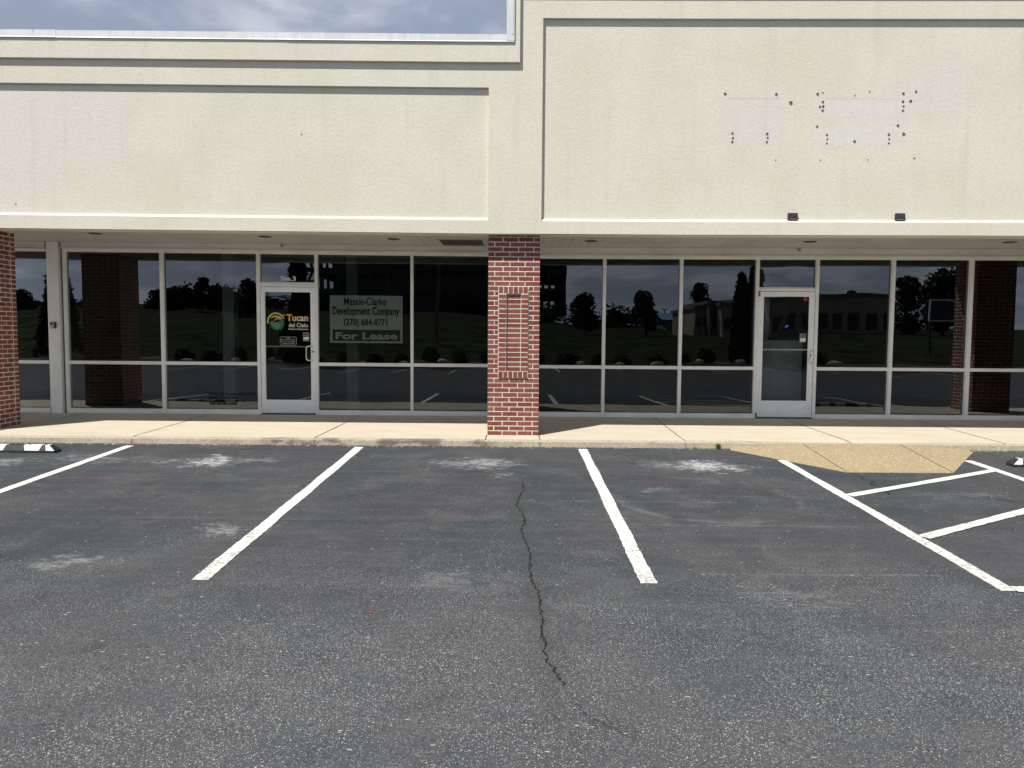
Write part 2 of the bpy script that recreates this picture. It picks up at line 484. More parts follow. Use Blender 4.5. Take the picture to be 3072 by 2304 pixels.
class MB:
    def __init__(s, wp=False):
        s.v = []; s.f = []; s.mi = []; s.tone = []; s.wp = wp; s.smooth = False

    def face(s, idx, mi=0, tone=None):
        s.f.append(idx); s.mi.append(mi); s.tone.append(tone or (.5, .5, .5))

    def poly(s, pts, mi=0, tone=None):
        b = len(s.v); s.v += [tuple(p) for p in pts]
        s.face(list(range(b, b + len(pts))), mi, tone)

    def box(s, x0, x1, y0, y1, z0, z1, mi=0, tone=None, bev=0.0):
        b = len(s.v)
        if bev <= 0:
            s.v += [(x, y, z) for z in (z0, z1) for x, y in ((x0, y0), (x1, y0), (x1, y1), (x0, y1))]
            for f in ((3, 2, 1, 0), (4, 5, 6, 7), (0, 1, 5, 4), (1, 2, 6, 5), (2, 3, 7, 6), (3, 0, 4, 7)):
                s.face([b + i for i in f], mi, tone)
        else:
            bm = bmesh.new()
            vs = [bm.verts.new((x, y, z)) for z in (z0, z1) for x, y in ((x0, y0), (x1, y0), (x1, y1), (x0, y1))]
            for f in ((3, 2, 1, 0), (4, 5, 6, 7), (0, 1, 5, 4), (1, 2, 6, 5), (2, 3, 7, 6), (3, 0, 4, 7)):
                bm.faces.new([vs[i] for i in f])
            bmesh.ops.bevel(bm, geom=bm.edges[:], offset=bev, segments=1, affect='EDGES')
            s.bm(bm, mi, tone)

    def bm(s, bm, mi=0, tone=None):
        b = len(s.v)
        bm.verts.index_update()
        s.v += [tuple(v.co) for v in bm.verts]
        for f in bm.faces: s.face([b + v.index for v in f.verts], mi, tone)
        bm.free()

    def prism(s, poly, axis, a0, a1, mi=0):
        """poly: 2-D outline (ccw or cw), extruded along axis from a0 to a1"""
        def P(u, v, a): return (a, u, v) if axis == 'x' else ((u, a, v) if axis == 'y' else (u, v, a))
        n = len(poly); b = len(s.v)
        s.v += [P(u, v, a0) for u, v in poly] + [P(u, v, a1) for u, v in poly]
        s.face([b + i for i in range(n)][::-1], mi); s.face([b + n + i for i in range(n)], mi)
        for i in range(n):
            j = (i + 1) % n
            s.face([b + i, b + j, b + n + j, b + n + i], mi)

    def tube(s, pts, r, n=10, mi=0, cap=True):
        pts = [Vector(p) for p in pts]
        rr = r if isinstance(r, (list, tuple)) else [r] * len(pts)
        b = len(s.v)
        up = Vector((0, 0, 1))
        prev = None
        for i, p in enumerate(pts):
            d = (pts[min(i + 1, len(pts) - 1)] - pts[max(i - 1, 0)]).normalized()
            if prev is None:
                a = d.orthogonal().normalized()
            else:
                a = (prev - d * prev.dot(d)).normalized()
            prev = a
            c = d.cross(a)
            for k in range(n):
                th = 2 * PI * k / n
                s.v.append(tuple(p + (a * math.cos(th) + c * math.sin(th)) * rr[i]))
        for i in range(len(pts) - 1):
            for k in range(n):
                j = (k + 1) % n
                s.face([b + i * n + k, b + i * n + j, b + (i + 1) * n + j, b + (i + 1) * n + k], mi)
        if cap:
            s.face([b + k for k in range(n)][::-1], mi)
            s.face([b + (len(pts) - 1) * n + k for k in range(n)], mi)

    def disc(s, c, r, h, axis='z', n=24, mi=0):
        o = [(math.cos(2 * PI * k / n) * r, math.sin(2 * PI * k / n) * r) for k in range(n)]
        if axis == 'z': s.prism([(c[0] + u, c[1] + v) for u, v in o], 'z', c[2], c[2] + h, mi)
        else: s.prism([(c[0] + u, c[2] + v) for u, v in o], 'y', c[1], c[1] + h, mi)

    def plate(s, outer, holes, y0, y1, mi=0):
        """flat board in the XZ plane with rectangular openings, front at y0, back edge at y1"""
        bm = bmesh.new()
        edges = []; loops = []
        for lp in [outer] + holes:
            vs = [bm.verts.new((x, y0, z)) for x, z in lp]
            loops.append(vs)
            for i in range(len(vs)): edges.append(bm.edges.new((vs[i], vs[(i + 1) % len(vs)])))
        bmesh.ops.triangle_fill(bm, use_beauty=True, edges=edges)
        for f in bm.faces:
            f.normal_update()
            if f.normal.y > 0: f.normal_flip()
        for lp, vs in zip([outer] + holes, loops):
            bk = [bm.verts.new((x, y1, z)) for x, z in lp]
            for i in range(len(vs)):
                j = (i + 1) % len(vs)
                bm.faces.new((vs[i], vs[j], bk[j], bk[i]))
        s.bm(bm, mi)

    def build(s, name, mats, parent=None, loc=None, smooth=False):
        me = bpy.data.meshes.new(name)
        vs = [warp(v) for v in s.v] if s.wp else s.v
        if loc: vs = [(v[0] - loc[0], v[1] - loc[1], v[2] - loc[2]) for v in vs]
        me.from_pydata(vs, [], s.f)
        if not isinstance(mats, (list, tuple)): mats = [mats]
        for mm in mats: me.materials.append(mm)
        me.polygons.foreach_set('material_index', s.mi)
        if any(t != (.5, .5, .5) for t in s.tone):
            at = me.attributes.new('tone', 'FLOAT_VECTOR', 'FACE')
            at.data.foreach_set('vector', [c for t in s.tone for c in t])
        bm = bmesh.new(); bm.from_mesh(me)
        bmesh.ops.recalc_face_normals(bm, faces=bm.faces[:])
        bm.to_mesh(me); bm.free()
        if smooth:
            for p in me.polygons: p.use_smooth = True
        o = bpy.data.objects.new(name, me)
        COL.objects.link(o)
        if loc: o.location = loc
        if parent is not None: o.parent = parent
        return o


def tag(o, label=None, cat=None, group=None, kind=None):
    if label: o['label'] = label
    if cat: o['category'] = cat
    if group: o['group'] = group
    if kind: o['kind'] = kind
    return o


def empty(name, loc=(0, 0, 0)):
    o = bpy.data.objects.new(name, None); o.location = loc
    o.empty_display_size = .2
    COL.objects.link(o)
    return o


def under(child, parent):
    child.parent = parent
    child.matrix_parent_inverse = Matrix.Translation(-Vector(parent.location)) if parent.parent is None else Matrix.Identity(4)
    return child


def text(body, x0, x1, z0, z1, y, mats, name, parent, bold=0.0, depth=.0015, wp=True, align_h=True):
    """lettering fitted into the rectangle x0..x1, z0..z1 on the plane y, facing the street"""
    cu = bpy.data.curves.new(name, 'FONT')
    cu.body = body; cu.size = 1.0; cu.offset = bold; cu.extrude = .5
    cu.resolution_u = 3
    tmp = bpy.data.objects.new('tmp', cu)
    COL.objects.link(tmp)
    dg = bpy.context.evaluated_depsgraph_get()
    me = bpy.data.meshes.new_from_object(tmp.evaluated_get(dg))
    bpy.data.objects.remove(tmp); bpy.data.curves.remove(cu)
    xs = [v.co.x for v in me.vertices]; ys = [v.co.y for v in me.vertices]
    ax, bx, ay, by = min(xs), max(xs), min(ys), max(ys)
    for v in me.vertices:
        X = x0 + (v.co.x - ax) / (bx - ax) * (x1 - x0)
        Z = z0 + (v.co.y - ay) / (by - ay) * (z1 - z0)
        Y = y - depth * (v.co.z + .5)
        v.co = warp((X, Y, Z)) if wp else (X, Y, Z)
    me.materials.clear(); me.materials.append(mats)
    o = bpy.data.objects.new(name, me); COL.objects.link(o)
    o.parent = parent
    return o


# ------------------------------------------------------------------ ground
ZK = -.098                                     # asphalt at the kerb


def zl(y):
    if y > -14: return ZK + .031 * (y + .44)
    return ZK + .031 * (-13.56)


mb = MB()
ys = [-.44, -.8, -1.5, -3, -5, -7, -9, -11, -14, -20, -29.2]
XS = [-70, -30, -10, -5, 0, 5, 10, 30, 70]
for i in range(len(ys) - 1):
    for j in range(len(XS) - 1):
        y0, y1 = ys[i], ys[i + 1]
        mb.poly([(XS[j], y1, zl(y1)), (XS[j + 1], y1, zl(y1)), (XS[j + 1], y0, zl(y0)), (XS[j], y0, zl(y0))])
mb.poly([(-70, -.44, ZK), (70, -.44, ZK), (70, -.40, ZK - .3), (-70, -.40, ZK - .3)])
lot = mb.build('parking_lot', asphalt)
tag(lot, kind='structure')
mb = MB(); mb.box(-900, 900, -900, 900, -1.6, -1.2)
tag(mb.build('ground', grass_m), kind='structure')


def stripe(p, q, wd, label=None, z0=.004, rag=.004, capn=None):
    """painted line from p to q with slightly ragged edges"""
    P, Q = Vector((*p, 0)), Vector((*q, 0))
    d = (Q - P); L = d.length; d.normalize(); nrm = Vector((-d.y, d.x, 0))
    n = max(2, int(L / .04))
    mb = MB()
    for i in range(n + 1):
        c = P + d * (L * i / n)
        wl = wd / 2 + random.uniform(-rag, rag) + .003 * math.sin(i * .21)
        wr = wd / 2 + random.uniform(-rag, rag) + .003 * math.sin(i * .17 + 1)
        for sgn, ww in ((1, wl), (-1, wr)):
            e = c + nrm * ww * sgn
            mb.v.append((e.x, e.y, zl(e.y) + z0))
    for i in range(n):
        mb.face([2 * i, 2 * i + 1, 2 * i + 3, 2 * i + 2])
    o = mb.build('parking_line', paint_m, lot)
    if label: o['label'] = label
    return o


stripe((-5.19, -.60), (-5.19, -5.7), .115)
stripe((-2.115, -.56), (-2.165, -5.66), .115)
stripe((.88, -.58), (.91, -5.64), .115)
stripe((3.315, -1.22), (3.315, -5.715), .11)
stripe((3.36, -5.69), (5.60, -5.69), .10, z0=.0075)
stripe((5.68, -1.15), (5.68, -5.71), .115)
stripe((3.372, -3.07), (5.622, -1.77), .105, z0=.0075)
stripe((3.372, -4.50), (5.622, -3.10), .105, z0=.0075)
stripe((8.5, -.60), (8.5, -5.7), .115)
stripe((-8.25, -.60), (-8.25, -5.7), .115)
for k in range(-8, 9):
    stripe((2.2 + k * 2.85, -28.9), (2.2 + k * 2.85, -23.6), .115, rag=.002)

# crack in the asphalt
crk = [(.07, -2.45), (.06, -2.58), (.08, -2.92), (.03, -3.19), (0.0, -3.55), (.05, -3.82), (.08, -4.12), (.04, -4.32), (.07, -4.71), (.11, -4.99), (.10, -5.32),
       (.10, -5.52), (.14, -5.76), (.16, -5.96), (.15, -6.14), (.17, -6.33), (.14, -6.42), (.17, -6.58), (.16, -6.70), (.17, -6.83),
       (.20, -6.91), (.22, -6.99), (.25, -7.10), (.27, -7.15)]


def crack(pts, wmax, tap=True):
    pp = []
    for a, b in zip(pts, pts[1:]):
        n = max(2, int(math.hypot(b[0] - a[0], b[1] - a[1]) / .02))
        for i in range(n):
            t_ = i / n
            pp.append((a[0] + (b[0] - a[0]) * t_ + random.gauss(0, .0065), a[1] + (b[1] - a[1]) * t_))
    pp.append(pts[-1])
    mb = MB(); N = len(pp)
    for i, (x, y) in enumerate(pp):
        e = min(1, i / 14, (N - 1 - i) / 6) if tap else 1
        ww = max(.0004, wmax * e * random.choice((.25, .5, .7, .9, 1.0, 1.35)) / 2)
        mb.v.append((x - ww, y, zl(y) + .0035)); mb.v.append((x + ww, y, zl(y) + .0035))
    for i in range(N - 1): mb.face([2 * i, 2 * i + 1, 2 * i + 3, 2 * i + 2])
    return mb.build('crack', black_m, lot)


crack(crk, .013)
crack([(.27, -7.15), (.31, -7.22), (.30, -7.31), (.36, -7.40), (.44, -7.47), (.52, -7.58)], .005)
crack([(.27, -7.16), (.36, -7.14), (.45, -7.17), (.55, -7.25)], .004)
crack([(.0, -3.56), (-.05, -3.50), (-.06, -3.40)], .006)
crack([(.16, -5.97), (.20, -5.90), (.21, -5.84)], .006)
crack([(.05, -2.35), (.09, -2.22), (.04, -2.05), (.08, -1.9)], .003)
crack([(.19, -7.07), (.16, -7.09), (.12, -7.11)], .010)
crack([(.06, -7.17), (.03, -7.19), (-.02, -7.28)], .006)
crack([(-.04, -7.36), (-.06, -7.40), (-.07, -7.43)], .006)
crack([(-.17, -7.46), (-.20, -7.51), (-.23, -7.53)], .010)
crack([(.24, -7.40), (.28, -7.37)], .009)
crack([(3.83, -1.96), (3.90, -2.15), (3.86, -2.28), (3.93, -2.42), (3.84, -2.5), (3.88, -2.7), (3.80, -3.05)], .016)
crack([(3.36, -3.03), (3.42, -3.05), (3.50, -3.03)], .035)
# small pale grit scattered over the lot: it belongs to the surface
mb = MB()
for k in range(60):
    x = random.uniform(-7, 7); y = random.uniform(-7.6, -.6)
    r = random.uniform(.003, .006)
    z = zl(y)
    n = 6
    a0 = random.random() * 6
    o_ = [(x + math.cos(a0 + 2 * PI * i / n) * r * random.uniform(.6, 1.6), y + math.sin(a0 + 2 * PI * i / n) * r * random.uniform(.5, 1)) for i in range(n)]
    b = len(mb.v)
    mb.v += [(u, v, z - .003) for u, v in o_] + [(x, y, z + r * .7)]
    for i in range(n): mb.face([b + i, b + (i + 1) % n, b + n])
for k in range(500):                          # chips along the foot of the kerb
    x = random.uniform(-8.5, 8); y = -.46 - abs(random.gauss(0, .035))
    if 2.8 < x < 6.1: continue
    r = random.uniform(.004, .011); z = zl(y); n = 5; b = len(mb.v)
    mb.v += [(x + math.cos(2 * PI * i / n) * r * random.uniform(.7, 1.5), y + math.sin(2 * PI * i / n) * r, z - .003) for i in range(n)] + [(x, y, z + r * .8)]
    for i in range(n): mb.face([b + i, b + (i + 1) % n, b + n])
tag(mb.build('grit', rock_m), 'scattered pale grit on the asphalt and along the foot of the kerb', 'grit', kind='stuff')

# litter
mb = MB()
b0 = [(-.905, -6.188), (-.890, -6.183), (-.876, -6.19), (-.890, -6.198)]
mb.v = [(x, y, zl(y) + .002) for x, y in b0] + [(x, y, zl(y) + .006) for x, y in b0]
for f in ((0, 1, 2, 3), (7, 6, 5, 4), (0, 1, 5, 4), (1, 2, 6, 5), (2, 3, 7, 6), (3, 0, 4, 7)): mb.face(list(f))
tag(mb.build('litter_scrap', red_m), 'tiny red scrap lying on the bare asphalt left of the long crack', 'litter')


# sidewalk with kerb; the kerb is cut down behind the ramp
def sw(y): return .013 * max(y, 0) if y > 0 else .013 * y * .5


def kerb_top(x):
    """how far the kerb edge has been lowered (1 = full kerb, 0 = fully down)"""
    if x < 2.88 or x > 6.10: return 1.0
    if x < 3.88: return 1 - (x - 2.88) / 1.0
    if x > 5.15: return (x - 5.15) / .95
    return 0.0


mb = MB()
prof_y = [-.405, -.42, -.40, -.375, -.33, -.15, 0.0, .7, 1.3, 2.6]
xs = [-14 + .1 * i for i in range(281)]
rows = []
for x in xs:
    k = kerb_top(x)
    jx = .004 * math.sin(x * 5.1) + random.uniform(-.003, .003)
    lw = .020 * (1 - k)
    prof = [(-.405, -.35), (-.435, ZK + .004), (-.425 + jx, -.030), (-.405 + jx, -.012 - lw), (-.36, -.004 - lw), (-.30, -.002 - lw * .6), (-.15, 0), (0, 0), (.7, .009), (1.3, .017), (2.6, .034)]
    rows.append(len(mb.v))
    mb.v += [(x, y, z) for y, z in prof]
for i in range(len(xs) - 1):
    for j in range(10):
        a, b = rows[i] + j, rows[i + 1] + j
        mb.face([a, b, b + 1, a + 1])
side = mb.build('sidewalk', concrete)
tag(side, kind='structure')
# tooled joints: thin dark strips laid on the slab
joint_m = plain('joint_dark', (.075, .065, .05), .95)
for jxx in ((-10.3, -10.3), (-7.9, -8.25), (-7.38, -7.38), (-5.25, -5.22), (-2.76, -2.66), (-.43, -.40), (.31, .31), (2.29, 2.32), (4.54, 4.51), (6.62, 6.74), (9, 9)):
    mb = MB()
    y0 = -.40 if abs(jxx[0]) > 1 else -.40
    y1 = 2.2 if abs(jxx[0]) > .5 else -.005
    n = int((y1 - y0) / .05)
    hw = .0068
    for i in range(n + 1):
        y = y0 + (y1 - y0) * i / n
        x = jxx[0] + (jxx[1] - jxx[0]) * (y + .3) / 2.5 + random.gauss(0, .0012)
        wdt = hw * random.uniform(.6, 1.3)
        z = (-.004 if y < -.33 else (-.001 if y < -.15 else .013 * max(y, 0))) + .0035
        mb.v.append((x - wdt, y, z)); mb.v.append((x + wdt, y, z))
    for i in range(n): mb.face([2 * i, 2 * i + 1, 2 * i + 3, 2 * i + 2])
    mb.build('joint', joint_m, side)
for xx in (-5.25, -2.76, .31, -.43, 2.29):
    mb = MB()
    mb.poly([(xx - .004, -.4395, ZK + .004), (xx + .004, -.4395, ZK + .004), (xx + .004, -.431, -.028), (xx - .004, -.431, -.028)])
    mb.build('joint', joint_m, side)

# kerb ramp of exposed aggregate, with flared sides
mb = MB()
zz_ = lambda y: zl(y) + .006
TL, TR = (3.86, -.405), (5.18, -.405)
tops = -.022
v = [(2.86, -.56, zz_(-.56)), (3.83, -1.93, zz_(-1.93)), (5.07, -1.92, zz_(-1.92)), (6.10, -.56, zz_(-.56)), (6.08, -.425, ZK + .012), (TR[0], TR[1] - .03, tops), (TL[0], TL[1] - .03, tops), (2.90, -.425, ZK + .012)]
N = 14
mb.v = v + [(5.07, -1.92, -.4), (3.83, -1.93, -.4), (2.86, -.56, -.4), (6.10, -.56, -.4)]
mb.face([6, 5, 2, 1]); mb.face([7, 6, 1, 0]); mb.face([5, 4, 3, 2]); mb.face([1, 2, 8, 9]); mb.face([0, 1, 9, 10]); mb.face([2, 3, 11, 8])
rp = mb.build('curb_ramp', ramp_m)
tag(rp, kind='structure')
for a, b in (((TL[0], TL[1] - .03, tops), v[1]), ((TR[0], TR[1] - .03, tops), v[2])):
    a = Vector(a); b = Vector(b); mb = MB()
    q = Vector((.004, 0, .0035))
    mb.poly([a + Vector((-.004, 0, .004)), a + Vector((.004, 0, .004)), b + Vector((.004, 0, .004)), b + Vector((-.004, 0, .004))])
    mb.build('joint', joint_m, rp)

# ------------------------------------------------------------------ the building
bld = empty('retail_building')
tag(bld, 'cream stucco strip mall building with brick pillars, dark shopfront windows and two glass doors', 'building')
F = -.172            # front plane of the stucco frame
RD = .048            # depth of the recessed panels


def cz(x): return 5.335 + (-x - .18) * 0.0   # coping line before warp


ZB = 2.800           # underside of the fascia
TOPL, TOPR = 5.40, 6.25
mb = MB(True)
# backing wall behind the recesses and the roof edge (left lower, right higher)
outer = [(-15, ZB), (15, ZB), (15, TOPR), (-.10, TOPR), (-.10, TOPL), (-15, TOPL)]


def densify(lp, st=.5):
    o_ = []
    for (x0, z0), (x1, z1) in zip(lp, lp[1:] + lp[:1]):
        n = max(1, int(max(abs(x1 - x0), abs(z1 - z0)) / st)) if abs(z1 - z0) < 1e-6 and abs(x1 - x0) > 2 else 1
        for i in range(n): o_.append((x0 + (x1 - x0) * i / n, z0 + (z1 - z0) * i / n))
    return o_


holes = [[(-15.5, 0), (-15.5, 0)]]
LP = (-14.2, -.418, 2.978, 4.752)
RP = (.309, 14.2, 2.972, 5.668)


def rect(r): return [(r[0], r[2]), (r[1], r[2]), (r[1], r[3]), (r[0], r[3])]


mb.plate(densify(outer), [densify(rect(LP)), densify(rect(RP))], F, F + RD)
# panel surfaces, set back
for r in (LP, RP):
    n = 28
    for i in range(n):
        x0 = r[0] - .02 + (r[1] - r[0] + .04) * i / n; x1 = r[0] - .02 + (r[1] - r[0] + .04) * (i + 1) / n
        mb.poly([(x0, F + RD, r[2] - .02), (x1, F + RD, r[2] - .02), (x1, F + RD, r[3] + .02), (x0, F + RD, r[3] + .02)])
        x0 = max(x0, r[0]); x1 = min(x1, r[1])
        # bevelled sill at the bottom of the recess
        mb.poly([(x0, F - .0005, r[2] - .001), (x1, F - .0005, r[2] - .001), (x1, F + RD - .001, r[2] + .040), (x0, F + RD - .001, r[2] + .040)])
# raised band along the roof edge
b0, b1 = 5.072, 5.995
band = [(-15, b0), (-.0, b0), (-.0, b1), (15, b1), (15, TOPR), (-.13, TOPR), (-.13, TOPL), (-15, TOPL)]
mb.plate(densify(band), [], F - .05, F)
# underside and body
n = 30
for i in range(n):
    x0 = -15 + i; x1 = x0 + 1
    mb.poly([(x0, F, ZB), (x1, F, ZB), (x1, .13, ZB), (x0, .13, ZB)])
    mb.poly([(x0, .13, ZB), (x1, .13, ZB), (x1, .13, 2.875), (x0, .13, 2.875)])
fas = mb.build('stucco_fascia', stucco, bld)
mb = MB(True)
mb.box(-15, -.2, .05, .33, 3.0, 5.36); mb.box(-.19, 15, .05, .33, 3.0, 6.22)
mb.box(-15, 15, .34, 9.3, 4.3, 4.5)
mb.build('roof', slab_m, bld)

# screw holes left by the old sign
hl = [(2.783, 4.695, 3), (3.474, 4.692, 3), (3.673, 4.579, 4), (4.032, 4.695, 3), (4.102, 4.714, 1.5), (4.106, 4.591, 2.6), (4.067, 4.526, 2.4), (4.111, 4.532, 3),
      (4.105, 4.475, 2.6), (4.536, 4.677, 1.3), (4.732, 4.73, 1.5), (5.187, 4.704, 3), (5.185, 4.597, 2.8), (5.197, 4.536, 2.2), (5.188, 4.48, 2.5), (5.289, 4.604, 3.2),
      (5.357, 4.729, 2.6), (2.894, 4.17, 2.4), (2.903, 4.109, 2.4), (2.894, 4.057, 2.6), (3.364, 4.166, 2.8), (3.374, 4.113, 2.3), (3.364, 4.056, 2.3),
      (4.039, 4.263, 2.6), (4.175, 4.154, 2.3), (4.183, 4.095, 2), (4.177, 4.042, 2), (4.552, 4.068, 3), (5.013, 4.159, 2.7), (5.021, 4.099, 2.0),
      (5.015, 4.046, 2.2), (5.131, 4.28, 2.8), (5.214, 4.165, 3.4), (3.492, 3.815, 1.2), (4.098, 3.816, 1.3), (4.736, 3.824, 1.3), (5.369, 3.847, 1.8),
      (-2.974, 4.118, 1.4), (-6.924, 3.134, 1.3)]
hole_m = plain('hole_rim', (.10, .095, .085), .95, 0, .3, 60)
rim_m = plain('filler_smear', (.38, .36, .31), .95, 0, .3, 40)
for x, z, s_ in hl:
    r = s_ * .0048
    mb = MB(True); n = 12
    ph = random.random() * 6
    def ring(rr, y, j):
        return [(x + math.cos(ph + 2 * PI * i / n) * rr * (1 + j * math.sin(i * 2.3 + ph)), y, z + math.sin(ph + 2 * PI * i / n) * rr * 1.1 * (1 + j * math.cos(i * 1.7))) for i in range(n)]
    yb = F + RD
    a = ring(r * 1.45, yb - .0005, .18); b = ring(r * 1.1, yb - .006, .15); c = ring(r * .8, yb - .0035, .1)
    bb = len(mb.v); mb.v += a + b + c
    for i in range(n):
        j = (i + 1) % n
        mb.face([bb + i, bb + j, bb + n + j, bb + n + i], 1); mb.face([bb + n + i, bb + n + j, bb + 2 * n + j, bb + 2 * n + i], 0)
    mb.face([bb + 2 * n + i for i in range(n)], 0)
    mb.build('screw_hole', [hole_m, rim_m], fas)
# two black electrical boxes standing on the recess sill
for cx in (3.74, 5.20):
    mb = MB(True)
    y0 = F + RD - .035; z0 = 3.007; z1 = 3.100
    mb.box(cx - .066, cx + .066, y0, F + RD - .001, z0, z1, 0, bev=.004)
    for dx in (-.04, .0, .03): mb.disc((cx + dx, y0 - .004, z1 - .03 - abs(dx) * .3), .005, .006, 'y', 8, 1)
    mb.poly([(cx - .055, y0 - .0015, z0 + .002), (cx + .055, y0 - .0015, z0 + .002), (cx + .05, y0 - .0015, z0 + .013), (cx - .05, y0 - .0015, z0 + .013)], 1)
    mb.build('electrical_box', [dark_m, slab_m], fas)

# metal coping in lapped lengths
cpy = F - .05 - .012
def coping(x0, x1, dy=0, dz=0):
    mb = MB(True)
    za, zb_ = 5.335 + dz, 5.430 + dz
    n = max(1, int((x1 - x0) / .5))
    prof = [(cpy - .006 - dy, za - .004), (cpy - dy - .001, za + .010), (cpy - dy, zb_), (.36, zb_ + .012), (.36, zb_ - .09), (.352, zb_ - .09), (.352, zb_ + .004), (cpy + .005 - dy, zb_ - .008), (cpy + .005 - dy, za)]
    for i in range(n):
        a = x0 + (x1 - x0) * i / n; b = x0 + (x1 - x0) * (i + 1) / n
        mb.prism(prof, 'x', a, b)
    return mb.build('coping', coping_m, bld)
coping(-15, -6.235, .003, .002)
coping(-6.25, -3.115, 0, 0)
coping(-3.13, -.080, .003, -.002)
mb = MB(True)
mb.box(-.176, -.074, cpy - .008, cpy - .002, 5.345, 6.30)
mb.box(-.182, -.176, cpy - .008, .36, 5.425, 6.30)
mb.prism([(-.110, 5.425), (-.088, 5.425), (-.086, 6.30), (-.100, 6.30)], 'y', cpy - .0125, cpy - .0085)
mb.build('coping', coping_m, bld)
mb = MB(True); mb.box(-.19, 15, cpy - .006, .36, 6.22, 6.31)
mb.build('coping', coping_m, bld)

# soffit: narrow boards running back to the glass
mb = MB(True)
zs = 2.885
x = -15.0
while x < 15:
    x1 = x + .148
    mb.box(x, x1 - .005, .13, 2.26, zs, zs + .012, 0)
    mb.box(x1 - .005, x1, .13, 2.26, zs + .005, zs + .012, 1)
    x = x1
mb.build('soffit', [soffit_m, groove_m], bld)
def jag(x): return 0
for cxx, cyy in ((-6.455, 1.002), (-3.911, 1.146), (-1.946, 1.275), (1.128, 1.309), (4.519, 1.277), (7.6, 1.27)):
    mb = MB(True)
    n = 28; rs = [(.100, zs - .001), (.102, zs - .008), (.092, zs - .011), (.074, zs - .004), (.070, zs - .0015)]
    b = len(mb.v)
    for r_, z_ in rs: mb.v += [(cxx + math.cos(2 * PI * i / n) * r_, cyy + math.sin(2 * PI * i / n) * r_, z_) for i in range(n)]
    for k in range(4):
        for i in range(n):
            j = (i + 1) % n
            mb.face([b + k * n + i, b + k * n + j, b + (k + 1) * n + j, b + (k + 1) * n + i], 0 if k < 3 else 1)
    mb.face([b + 4 * n + i for i in range(n)], 1)
    mb.build('recessed_light', [plain('light_trim', (.10, .09, .075), .5), plain('light_baffle', (.04, .036, .03), .6)], bld)
mb = MB(True)
mb.box(-1.27, -.53, 1.20, 1.96, zs - .010, zs - .001, 0)
mb.box(-1.235, -.565, 1.235, 1.925, zs - .014, zs - .0105, 1)
for i in range(22):
    y = 1.245 + i * .031
    mb.box(-1.23, -.57, y, y + .012, zs - .019, zs - .0145, 1)
mb.build('soffit_vent', [soffit_m, vent_m], bld)
for dx in (-3.95, 4.665):
    mb = MB(True)
    mb.disc((dx, 2.13, 2.845), .028, .035, 'z', 14, 0)
    mb.disc((dx, 2.13, 2.836), .021, .010, 'z', 14, 1)
    mb.disc((dx, 2.13, 2.879), .05, .005, 'z', 14, 0)
    mb.build('sensor', [plain('sensor_body', (.40, .40, .38), .5), dark_m], bld)

# ---------------- shopfront
GY0, GY1, GP = 2.235, 2.345, 2.290        # frame front / back, glass plane
HT_L, HT_R = 2.728, 2.700                 # underside of head


def head(x): return HT_L if x < 0 else HT_R


# header band between soffit and shopfront
for (a, b, ht) in ((-7.705, -.16, HT_L), (.16, 15, HT_R), (-15, -7.98, HT_L + .012)):
    joints = {-7.705: [-4.70, -1.77], .16: [3.42, 6.42, 9.4], -15: [-11]}[a]
    ed = [a] + joints + [b]
    for i, (u, v_) in enumerate(zip(ed, ed[1:])):
        mb = MB(True)
        n = max(1, int((v_ - u) / .8))
        for q in range(n):
            p0 = u + (v_ - u) * q / n + (.0015 if q == 0 else 0); p1 = u + (v_ - u) * (q + 1) / n - (.0015 if q == n - 1 else 0)
            mb.box(p0, p1, 2.205, 2.345, ht + .045, 2.883)
            mb.box(p0, p1, 2.195, 2.205, ht + .045, ht + .068)
        mb.build('header_panel', header_m, bld)


def pane(x0, x1, z0, z1, tilt, bulge, m_, parent, name='glass'):
    mb = MB(True); n = 8
    ph = random.random() * 6
    for j in range(n + 1):
        for i in range(n + 1):
            u = i / n; v_ = j / n
            y = GP + tilt[0] * (u - .5) + tilt[1] * (v_ - .5) + bulge * ((u - .5) ** 2 + (v_ - .5) ** 2) + .0003 * math.sin(u * 7 + ph) * math.cos(v_ * 6 + ph)
            mb.v.append((x0 + (x1 - x0) * u, y, z0 + (z1 - z0) * v_))
    for j in range(n):
        for i in range(n):
            a = j * (n + 1) + i
            mb.face([a, a + 1, a + n + 2, a + n + 1])
    return mb.build(name, m_, parent, smooth=True)


def window(x0, x1, gm, tilt=(0, 0), tilt2=(0, 0), tb=(.862, .917), label=None):
    """one bay between two mullions: head, transom bar, sill and its two panes"""
    ht = head(x0)
    o = empty('window'); o.parent = bld
    for nm, y0, z0, z1, bv in (('head_rail', GY0, ht, ht + .045, .002), ('transom_bar', GY0, tb[0], tb[1], .002), ('bottom_rail', GY0 - .006, .047, .106, .002), ('sill', GY0 - .020, .030, .046, 0)):
        mb = MB(True); mb.box(x0, x1, y0, GY1, z0, z1, bev=bv)
        mb.build(nm, frame_m, o)
    if label: o['label'] = label
    pane(x0 - .003, x1 + .003, tb[1] - .003, ht + .003, tilt, random.uniform(-.004, .004), gm, o)
    pane(x0 - .003, x1 + .003, .103, tb[0] + .003, tilt2, random.uniform(-.003, .003), gm, o)
    return o


def mull(x0, x1, extra=0.0):
    mb = MB(True)
    mb.box(x0, x1, GY0 - .004, GY1, .032, head(x0) + .044, bev=.002)
    mb.build('mullion', frame_m, bld)


# left of the pier (neighbour's shopfront)
window(-10.2, -7.985, glassL, (.004, -.004))
